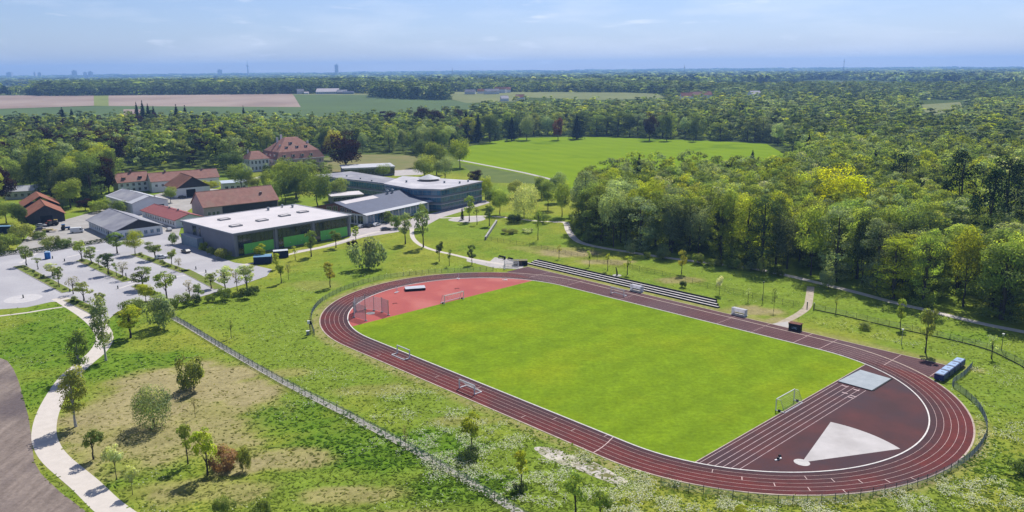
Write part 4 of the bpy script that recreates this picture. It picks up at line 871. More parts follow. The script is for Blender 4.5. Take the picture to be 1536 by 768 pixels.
# ------------------------------------------------------------------ fences
def resample(line, step):
    out = [np.array(line[0], float)]; acc = 0
    for a, b in zip(line[:-1], line[1:]):
        a, b = np.array(a, float), np.array(b, float); l = np.linalg.norm(b - a); d_ = step - acc
        while d_ <= l: out.append(a + (b - a) * d_ / l); d_ += step
        acc = (l - (d_ - step))
    return out
def fence(name, label, line, h, post=2.5, bar=.16, r=.012, mat=STEEL, pmat=DSTEEL, pr=.05, kick=None, rails=(.05, .5, .98)):
    o = np.array(line[0], float); t = thing(name, label, 'fence', (*o, 0))
    L_ = [tuple(np.array(p) - o) for p in line]; posts = resample(L_, post); proto = None
    for p in posts[:100]:
        if proto is None:
            mb = MB(); mb.tube((0, 0, 0), (0, 0, h + .12), pr, k=6); proto = mb.build('post', pmat, t); proto.location = (*p, 0)
        else:
            q = proto.copy(); COL.objects.link(q); q.parent = t; q.location = (*p, 0)
    mb = MB()
    for p in resample(L_, bar):
        x, y = p; a = r; mb.poly([(x - a, y - a, .08), (x + a, y + a, .08), (x + a, y + a, h), (x - a, y - a, h)]); mb.poly([(x - a, y + a, .08), (x + a, y - a, .08), (x + a, y - a, h), (x - a, y + a, h)])
    for f in rails:
        for a, b in zip(posts[:-1], posts[1:]): mb.tube((*a, h * f), (*b, h * f), r * 1.5, k=3, cap=False)
    mb.build('mesh_panel', mat, t)
    if kick:
        mb = MB()
        for a, b in zip(L_[:-1], L_[1:]):
            mid = ((a[0] + b[0]) / 2, (a[1] + b[1]) / 2, kick[0] / 2); l = math.dist(a, b); mb.cbox(mid, (l, .08, kick[0]), math.atan2(b[1] - a[1], b[0] - a[0]))
        mb.build('kickboard', kick[1], t)
    return t
FM = M('fence_wire', (.55, .57, .57), var=.15, rough=.6)
f1 = [g(*p) for p in [(256, 477), (275, 487), (302.5, 504), (340, 527), (384, 552.5), (420, 573), (470, 599), (522, 625), (598, 666), (688, 717), (764, 763), (830, 806)]]
fence('mesh_fence', 'long straight grey mesh fence crossing the meadow from car park to lower edge', f1, 1.5, 2.4, .13, .014, FM, DSTEEL, .055)
mb = MB(); ribbon(mb, f1, -.35, 1.25, .020); props(mb.build('mowing_strip', M('strip_gravel', (.58, .54, .48), col2=(.46, .44, .37), scale=.8)), kind='structure')
f2 = smooth([g(*p) for p in [(472, 503), (468, 490), (467, 480), (470, 467), (484, 452), (509, 438.5), (534, 429), (559, 422), (584, 417), (634, 411), (680, 408), (709, 407), (742, 406)]], 4)
fence('bend_fence', 'curved grey mesh fence round the left bend of the track', f2, 1.35, 2.2, .13, .012, M('green_grey_wire', (.40, .46, .45), var=.1), DSTEEL, .05)
f3 = smooth([g(*p) for p in [(1458, 551), (1445, 565), (1428, 578), (1446, 592), (1466, 610), (1478, 632), (1480, 648), (1474, 665), (1456, 687), (1422, 709), (1379, 727), (1330, 739), (1280, 748), (1228, 754), (1152, 754.5), (1082, 744), (1033, 737), (990, 728)]], 4)
fence('bend_fence', 'curved grey mesh fence round the right bend of the track', f3, 1.35, 2.3, .13, .012, M('blue_grey_wire', (.44, .49, .50), var=.1), DSTEEL, .05)
f4 = [g(*p) for p in [(728, 360), (760, 365), (800, 371), (840, 380), (880, 389), (930, 400), (990, 413), (1020, 420), (1063, 432), (1100, 440.5), (1152, 452), (1199, 461)]]
fence('field_fence', 'long thin wire fence behind the bleachers, left of the gate path', f4, 1.6, 3.2, .2, .012, DSTEEL, DSTEEL, .045)
f5 = smooth([g(*p) for p in [(1222, 465), (1260, 473), (1307, 484), (1350, 494), (1392, 503), (1430, 511), (1462, 519), (1487, 527), (1510, 538), (1540, 554), (1580, 580)]], 3)
fence('field_fence', 'wire fence with dark foot running right from the gate path', f5, 1.6, 3.0, .2, .012, FM, DSTEEL, .045, (.22, M('dark_kick', (.05, .06, .04), var=.5, scale=.8)))
for u, v, lab in ((1210.5, 462.5, 'left gate post on the gate path'), (1220.5, 464.5, 'right gate post on the gate path')):
    t = thing('gate_post', lab, 'gate post', (*g(u, v), 0)); mb = MB(); mb.cbox((0, 0, .95), (.22, .22, 1.9)); mb.build('post', DSTEEL, t); mb = MB(); mb.cbox((0, 0, 1.94), (.3, .3, .08)); mb.build('cap', STEEL, t)
a, b = np.array(g(745, 334)), np.array(g(728, 360)); t = thing('gabion_wall', 'low pale stone wall on the meadow beside the play court', 'wall', (*((a + b) / 2), 0), math.atan2(*(b - a)[::-1]))
l = np.linalg.norm(b - a); mb = MB(); mb.cbox((0, 0, .6), (l, .6, 1.2)); mb.build('stones', M('stone_fill', (.42, .42, .40), col2=(.2, .2, .2), scale=2.2), t); mb = MB(); mb.cbox((0, 0, 1.25), (l + .1, .7, .1)); mb.build('coping', CONC, t)
# ------------------------------------------------------------------ containers, toilet, vehicles
CONT = M('navy_container', (.015, .035, .10), col2=(.012, .025, .07), scale=.6, rough=.5); CTOP = M('pale_blue_top', (.16, .30, .46), var=.2, scale=.7, rough=.5)
def container(label, p, rz, L_, W_, H_, top):
    t = thing('shipping_container', label, 'container', (*p, 0), rz)
    mb = MB()
    for i in range(int(L_ / .3)):
        x = i * .3; mb.box((x, .04 if i % 2 else 0, .12), (x + .3, W_ - (.04 if i % 2 else 0), H_ - .12))
    mb.build('wall', CONT, t); mb = MB(); mb.box((-.05, -.05, H_ - .12), (L_ + .05, W_ + .05, H_)); mb.build('roof', top, t)
    mb = MB(); mb.box((-.05, -.05, 0), (L_ + .05, W_ + .05, .12)); mb.build('base_frame', BLACK, t)
    mb = MB(); mb.box((L_ + .06, .1, .2), (L_ + .1, W_ / 2 - .05, H_ - .2)); mb.box((L_ + .06, W_ / 2 + .05, .2), (L_ + .1, W_ - .1, H_ - .2)); mb.build('door', CONT, t)
container('navy blue container with pale blue roof at the car park corner', g(380.5, 397), R(12), 6.1, 4.6, 2.7, CTOP)
container('navy container with whitish roof half behind its neighbour', g(411, 388), R(20), 5.2, 2.8, 2.7, M('whitish_top', (.55, .58, .62), var=.1))
container('dark blue container at the left picture edge beside the bushes', g(-14, 352), R(8), 9, 3, 3.4, CTOP)
t = thing('portable_toilet', 'bright blue portable toilet at the far side of the car park', 'portable toilet', (*g(72, 388), 0), .4)
mb = MB(); mb.box((-.9, -.9, 0), (.9, .9, 2.5)); mb.build('cabin', M('toilet_blue', (.03, .16, .50), var=.2, rough=.4), t); mb = MB(); mb.prism([(-1, -1), (1, -1), (1, 1), (-1, 1)], 2.5, 2.8, shrink=[(-.6, -.6), (.6, -.6), (.6, .6), (-.6, .6)]); mb.build('roof', M('toilet_roof', (.35, .5, .7), rough=.4), t)
mb = MB(); mb.box((-.4, -.94, .15), (.4, -.905, 2.1)); mb.build('door', M('toilet_door', (.04, .22, .60), rough=.4), t)
def car(label, p, rz, paint, kind='car', name=None):
    t = thing(name or ('delivery_van' if kind == 'van' else 'parked_car'), label, kind, (*p, .02), rz)
    m = M('paint_' + '_'.join(f'{int(c_ * 100)}' for c_ in paint), paint, .3, var=.1, spec=.6)
    if kind == 'van': prof = [(-2.6, .35), (2.55, .35), (2.65, .9), (2.3, 1.2), (1.75, 2.15), (1.3, 2.3), (-2.6, 2.3)]; w_ = .98; cab = [(1.15, 1.25), (2.12, 1.25), (1.68, 2.05), (1.15, 2.05)]; wh = (-1.7, 1.75)
    else: prof = [(-2.15, .32), (2.15, .32), (2.2, .72), (1.95, .9), (1.05, .98), (.45, 1.42), (-1.15, 1.45), (-1.95, .98), (-2.2, .85)]; w_ = .88; cab = [(-1.7, .98), (.95, .98), (.42, 1.36), (-1.12, 1.38)]; wh = (-1.3, 1.35)
    mb = MB(); n = len(prof); tw = [1 if z < 1.0 or kind == 'van' else .82 for x, z in prof]
    A = [(x, -w_ * k, z) for (x, z), k in zip(prof, tw)]; B = [(x, w_ * k, z) for (x, z), k in zip(prof, tw)]
    mb.poly(A); mb.poly(B[::-1])
    for i in range(n): j = (i + 1) % n; mb.poly([A[j], A[i], B[i], B[j]])
    mb.build('body', m, t, .05)
    for s_ in (-1, 1):
        mb = MB(); k = .88 if kind != 'van' else 1.0
        pts = [(x, s_ * (w_ * (1.0 if z < 1.1 and kind != 'van' else k) + .012), z) for x, z in cab]; mb.poly(pts if s_ < 0 else pts[::-1]); mb.build('side_window', GLASSD, t)
    mb = MB(); (x0, z0), (x1, z1) = ((2.3, 1.22), (1.77, 2.12)) if kind == 'van' else ((1.05, 1.0), (.47, 1.41)); e = .015
    mb.poly([(x0 + e, -w_ * .85, z0 + e), (x0 + e, w_ * .85, z0 + e), (x1 + e, w_ * .74, z1 + e), (x1 + e, -w_ * .74, z1 + e)]); mb.build('windscreen', GLASSD, t)
    for x in wh:
        for s_ in (-1, 1):
            mb = MB(); mb.tube((x, s_ * (w_ - .2), .33), (x, s_ * (w_ + .03), .33), .33, k=12); wo = mb.build('wheel', BLACK, t); mb = MB(); mb.tube((x, s_ * (w_ + .031), .33), (x, s_ * (w_ + .05), .33), .19, k=10); mb.build('rim', STEEL, wo)
    for s_ in (-1, 1): mb = MB(); mb.cbox((2.2 if kind != 'van' else 2.62, s_ * w_ * .7, .72 if kind != 'van' else .85), (.08, .32, .16)); mb.build('headlight', WHITE, t)
    return t
car('white delivery van parked beside the white hall with grey gable roof', g(116, 349), R(20), (.75, .76, .78), 'van')
SIL, DG, BLK, WHT = (.42, .43, .45), (.09, .095, .11), (.02, .022, .03), (.72, .73, .75)
for u, v, rz, p_, lab in ((543, 341.5, 60, SIL, 'silver car parked at the left end of the row by the school hall'), (549, 340.5, 60, DG, 'dark grey car second in the row by the school hall'), (556, 340.5, 60, BLK, 'black car third in the row by the school hall'), (565, 339, 60, WHT, 'white car at the right end of the row by the school hall'), (578.5, 345.5, 25, DG, 'dark grey car alone on the plaza edge near the willow trees'),
                       (279, 379, 140, BLK, 'black car parked in front of the sports hall end wall'), (242, 388, 40, WHT, 'white car parked among the planting strips'), (254, 346, 120, SIL, 'silver car between the workshop and the sports hall'), (273, 297, 30, BLK, 'black car in front of the brown barn gable'), (62, 340, 10, SIL, 'silver car beside the orange barn'), (61, 346, 30, DG, 'dark car behind the bushes at the yard entrance')):
    car(lab, g(u, v), R(rz), p_)
def tractor(label, p, rz, paint):
    t = thing('tractor', label, 'tractor', (*p, .02), rz); m = M('tractor_' + str(int(paint[0] * 100)), paint, .4)
    mb = MB(); mb.box((.1, -.4, .7), (2.0, .4, 1.4)); mb.build('bonnet', m, t, .06); mb = MB(); mb.box((-1.3, -.75, .9), (.1, .75, 2.5)); mb.mat(1).box((-1.35, -.8, 2.5), (.15, .8, 2.62)); mb.build('cab', [GLASSD, m], t, .04)
    for x, r, y in ((-.8, .85, .95), (1.5, .5, .8)):
        for s_ in (-1, 1): mb = MB(); mb.tube((x, s_ * (y - .22), r), (x, s_ * (y + .22), r), r, k=14); mb.build('wheel', BLACK, t)
tractor('blue tractor at the yard beside the white van', g(98, 345), R(30), (.04, .14, .35)); tractor('yellow machine with dark cab in front of the orange barn', g(82, 338), R(200), (.5, .36, .08)); tractor('red machine by the orange barn door', g(74, 339), R(160), (.3, .06, .04))
t = thing('flatbed_trailer', 'flat trailer loaded with pale boards in the yard', 'trailer', (*g(74, 348), 0), .2)
mb = MB(); mb.box((-3, -1.1, .7), (3, 1.1, .85)); mb.build('bed', M('boards', (.45, .36, .2), var=.4, scale=1), t); mb = MB(); mb.box((-2.6, -.9, .86), (1.5, .7, 1.4)); mb.build('load', M('straw_load', (.5, .42, .2), var=.4, scale=1.4), t)
for x in (-1.6, -.6): mb = MB(); mb.tube((x, -1.2, .4), (x, 1.2, .4), .4, k=10); mb.build('wheel', BLACK, t)
#@@PLANTS
# ================================================================== VEGETATION
TINT0 = dict(fresh=(.118, .146, .032), yellow_green=(.145, .165, .018), mid=(.080, .106, .030), dark=(.038, .055, .022), grey_green=(.105, .130, .070), olive=(.110, .125, .038),
            copper=(.034, .012, .020), red=(.13, .045, .04), conifer=(.016, .034, .020), yellow=(.44, .50, .012), bare=(.25, .23, .14), rust=(.36, .22, .13), white=(.75, .76, .66), golden=(.36, .33, .07), pale=(.20, .22, .12))
TINT = {k: tuple(min(.8, c_ * (1.0 if k in ('white', 'conifer', 'copper', 'yellow', 'rust', 'golden', 'bare', 'red') else 2.42)) for c_ in v) for k, v in TINT0.items()}
def rnd_dirs(n, r):
    d_ = r.normal(size=(n, 3)); return d_ / np.linalg.norm(d_, axis=1, keepdims=True)
def leaf_quads(P, nrm, size, r, asp=.62):
    n = len(P); nrm = nrm / (np.linalg.norm(nrm, axis=1, keepdims=True) + 1e-9)
    a = np.cross(nrm, rnd_dirs(n, r)); a /= np.linalg.norm(a, axis=1, keepdims=True) + 1e-9; b = np.cross(nrm, a)
    sz = (size * r.uniform(.55, 1.35, n))[:, None]; w_ = sz * asp
    bend = nrm * sz * r.uniform(-.15, .25, n)[:, None]
    return np.stack([P - a * sz * .5, P - b * w_ * .5 + bend, P + a * sz * .55, P + b * w_ * .5 + bend], 1)
def crown(kind, H, Rr, n, leaf, seed, nl=26, jt=.55):
    r = np.random.default_rng(seed); lobes = []
    if kind == 'conifer':
        t = r.random(n) ** .62; z = H * (.06 + .94 * (1 - t)); lay = np.round(z / (H / 15)) * (H / 15); rad = Rr * (1 - lay / H) ** .85 * r.uniform(.25, 1.08, n) ** .6
        a = r.random(n) * 2 * np.pi; rad *= .8 + .35 * np.sin(a * 5 + lay * 3.1)
        P = np.stack([rad * np.cos(a), rad * np.sin(a), lay + (rad * -.28) + r.normal(0, H / 60, n) + H / 30], 1)
        nrm = np.stack([np.cos(a) * .5, np.sin(a) * .5, np.full(n, .9)], 1) + .5 * rnd_dirs(n, r); m = r.uniform(.7, 1.35, n)
        P[:, 2] = np.clip(P[:, 2], .1, None)
        return leaf_quads(P, nrm, leaf, r, .5), np.stack([m, m, m], 1), np.array([[0, 0, H]])
    if kind in ('broad', 'young'): C0, E, lo = np.array((0, 0, H * .60)), np.array((Rr * .68, Rr * .68, H * .33)), (.26, .46)
    elif kind == 'round': C0, E, lo = np.array((0, 0, H * .50)), np.array((Rr * .74, Rr * .74, H * .40)), (.25, .42)
    elif kind == 'bush': C0, E, lo = np.array((0, 0, H * .46)), np.array((Rr * .72, Rr * .72, H * .36)), (.22, .42)
    elif kind == 'column': C0, E, lo = np.array((0, 0, H * .56)), np.array((Rr * .55, Rr * .55, H * .40)), (.40, .65)
    elif kind == 'willow': C0, E, lo = np.array((0, 0, H * .62)), np.array((Rr * .75, Rr * .75, H * .26)), (.28, .45)
    else: C0, E, lo = np.array((0, 0, H * .60)), np.array((Rr * .62, Rr * .62, H * .40)), (.24, .46)     # forest
    D = rnd_dirs(nl, r); D[:, 2] = D[:, 2] * .9 + .12
    rr = r.uniform(.06, 1.0, nl)[:, None] ** .55; LCn = C0 + D * E * rr
    if kind == 'forest':
        zz = np.linspace(.07, .93, nl) * H; a = r.random(nl) * 6.28; prof = np.interp(zz / H, (.05, .35, .6, .8, 1), (.62, .70, .75, .62, .2)); q = r.uniform(.25, 1, nl) ** .5
        LCn = np.stack([Rr * prof * q * np.cos(a), Rr * prof * q * np.sin(a), zz], 1)
    LR = Rr * r.uniform(*lo, nl); LT = r.uniform(.72, 1.30, nl); LH = r.uniform(-.06, .06, nl)
    k = r.choice(nl, n, p=LR ** 2 / (LR ** 2).sum()); d_ = rnd_dirs(n, r); d_[:, 2] = d_[:, 2] * .85 + .18
    out = LCn[k] - C0; out /= np.linalg.norm(out, axis=1, keepdims=True) + .01
    flip = (d_ * out).sum(1) < -.25; d_[flip] *= -1
    rad = LR[k] * np.where(r.random(n) < .10, r.uniform(.2, .8, n), r.uniform(.82, 1.12, n))
    P = LCn[k] + d_ * rad[:, None] * np.array((1, 1, .82))
    nrm = d_ + .55 * np.array((0, 0, 1)) + jt * rnd_dirs(n, r)
    if kind == 'willow':
        hang = r.random(n) < .6; P[hang, 2] -= r.uniform(0, H * .42, hang.sum()); P[:, 2] = np.clip(P[:, 2], H * .06, None); nrm[hang, 2] *= .25
    if kind in ('bush', 'round'): P[:, 2] = np.clip(P[:, 2], .05, None)
    m = LT[k] * r.uniform(.75, 1.28, n); hue = LH[k] + r.normal(0, .035, n)
    return leaf_quads(P, nrm, leaf, r), np.stack([m * (1 + hue), m, m * (1 - hue)], 1), LCn
def trunk_mesh(kind, H, Rr, LCn, seed, birch=False):
    r = np.random.default_rng(seed + 99); mb = MB(); r0 = {'young': .022, 'bush': .02, 'conifer': .014, 'round': .024, 'column': .02}.get(kind, .017) * H
    top = {'broad': .55, 'young': .78, 'bush': .4, 'round': .55, 'willow': .5, 'conifer': .95, 'column': .85}.get(kind, .88); p = Vector((0, 0, 0)); seg = 6; pts = [p]
    for i in range(seg): pts.append(Vector((r.normal(0, .006 * H), r.normal(0, .006 * H), top * H * (i + 1) / seg)))
    for i in range(seg):
        f0, f1 = 1 - .75 * i / seg, 1 - .75 * (i + 1) / seg; mb.tube(pts[i], pts[i + 1], r0 * f0 * (1.25 if i == 0 else 1), r0 * f1, k=7, cap=(i == seg - 1))
    if kind != 'conifer':
        for j in r.choice(len(LCn), min(len(LCn), 12), replace=False):
            q = Vector(LCn[j]); zb = min(max(q.z * r.uniform(.45, .75), H * .12), top * H * .97); f = zb / (top * H); i = min(int(f * seg), seg - 1); b = pts[i].lerp(pts[i + 1], f * seg - i)
            mid = b.lerp(q, .5) + Vector((0, 0, .03 * H)); rr = r0 * (1 - .75 * f) * .5; mb.tube(b, mid, rr, rr * .6, k=5, cap=False); mb.tube(mid, q, rr * .6, rr * .2, k=4, cap=False)
    me = bpy.data.meshes.new('trunk'); me.from_pydata(mb.v, [], mb.f); me.materials.append(BIRCH if birch else BARK); me.polygons.foreach_set('use_smooth', [True] * len(mb.f)); me.update(); return me
PROTO = {}
SPEC = {'broad': (18, 7.5, 6000, .52, 34), 'forest': (24, 5.0, 5200, .46, 40), 'round': (20, 8.5, 6500, .65, 34), 'conifer': (24, 4.2, 3600, .85, 1), 'willow': (13, 8, 5200, .55, 26), 'young': (7, 2.0, 1300, .32, 16), 'sapling': (5, 1.3, 260, .26, 10), 'bush': (4, 3, 2300, .32, 18), 'column': (10, 2.2, 2500, .34, 24), 'sparse': (8, 2.6, 420, .34, 16), 'blossom': (4.5, 1.6, 1500, .22, 14), 'reed': (3, 2.6, 2600, .26, 16)}
def proto(kind, var):
    key = (kind, var)
    if key not in PROTO:
        H, Rr, n, lf, nl = SPEC[kind]; base = {'sapling': 'young', 'sparse': 'young', 'blossom': 'broad', 'reed': 'bush'}.get(kind, kind)
        if kind == 'reed_':
            r = np.random.default_rng(var); P = np.stack([r.normal(0, Rr * .42, n), r.normal(0, Rr * .42, n), np.zeros(n)], 1); hh = H * np.exp(-(P[:, 0] ** 2 + P[:, 1] ** 2) / (Rr * Rr * .8)) * r.uniform(.5, 1.1, n)
            a = r.random(n) * 6.28; wv = np.stack([np.cos(a), np.sin(a), a * 0], 1) * .06; tipv = P + np.stack([r.normal(0, .25, n), r.normal(0, .25, n), hh], 1)
            V = np.stack([P - wv, P + wv, tipv + wv * .5, tipv - wv * .5], 1); m = r.uniform(.6, 1.35, n); C = np.stack([m, m, m], 1); LCn = P[:6] + (0, 0, 1)
        else: V, C, LCn = crown(base, H, Rr, n, lf, 100 * var + len(kind) * 7, nl)
        PROTO[key] = (quads_mesh('crown', V, C, [NEEDLE if kind == 'conifer' else LEAF]), trunk_mesh(base, H, Rr, LCn, var, kind == 'column'), H, Rr)
    return PROTO[key]
NVAR = {'forest': 5, 'broad': 4, 'young': 4, 'sapling': 3, 'bush': 4, 'conifer': 3, 'round': 2}
def jit(col, k=.26):
    f = 1 + rng.normal(0, k); h = rng.normal(0, .035); return (max(.004, col[0] * f * (1 + h)), max(.004, col[1] * f), max(.004, col[2] * f * (1 - h)))
def plant(name, label, cat, p, H, Rr, kind, col, group=None, var=None):
    cm, tm, h0, r0 = proto(kind, int(rng.integers(NVAR.get(kind, 2))) if var is None else var)
    z = float(plateau(p[0], p[1])) if p[1] > 1100 else 0.0
    t = thing(name, label, cat, (p[0], p[1], z), rng.random() * 6.28, group); t.scale = (Rr / r0, Rr / r0, H / h0)
    c_ = link(bpy.data.objects.new('crown', cm), t); c_.color = (*col, 1)
    link(bpy.data.objects.new('trunk' if kind not in ('bush', 'reed') else 'stem', tm), t); return t
placed = []                                   # (x, y, r) of explicit trees
def px_plant(kind, u, v, vt, wpx, tint, label, name=None, cat=None, group=None):
    p = gp(u, v); d_ = math.hypot(p[0], p[1], HC); H = (v - vt) / F * d_ * 1.02; Rr = wpx / 2 / F * d_
    nm = name or {'conifer': 'conifer_tree', 'bush': 'bush', 'young': 'young_tree', 'sapling': 'sapling', 'sparse': 'sapling', 'column': 'columnar_tree', 'willow': 'willow_tree', 'round': 'copper_beech', 'blossom': 'blossom_bush', 'reed': 'reed_clump'}.get(kind, 'leafy_tree')
    plant(nm, label, cat or ('bush' if kind in ('bush', 'blossom', 'reed') else 'tree'), p, max(H, .6), max(Rr, .3), kind, jit(TINT[tint], .05), group); placed.append((p[0], p[1], Rr))
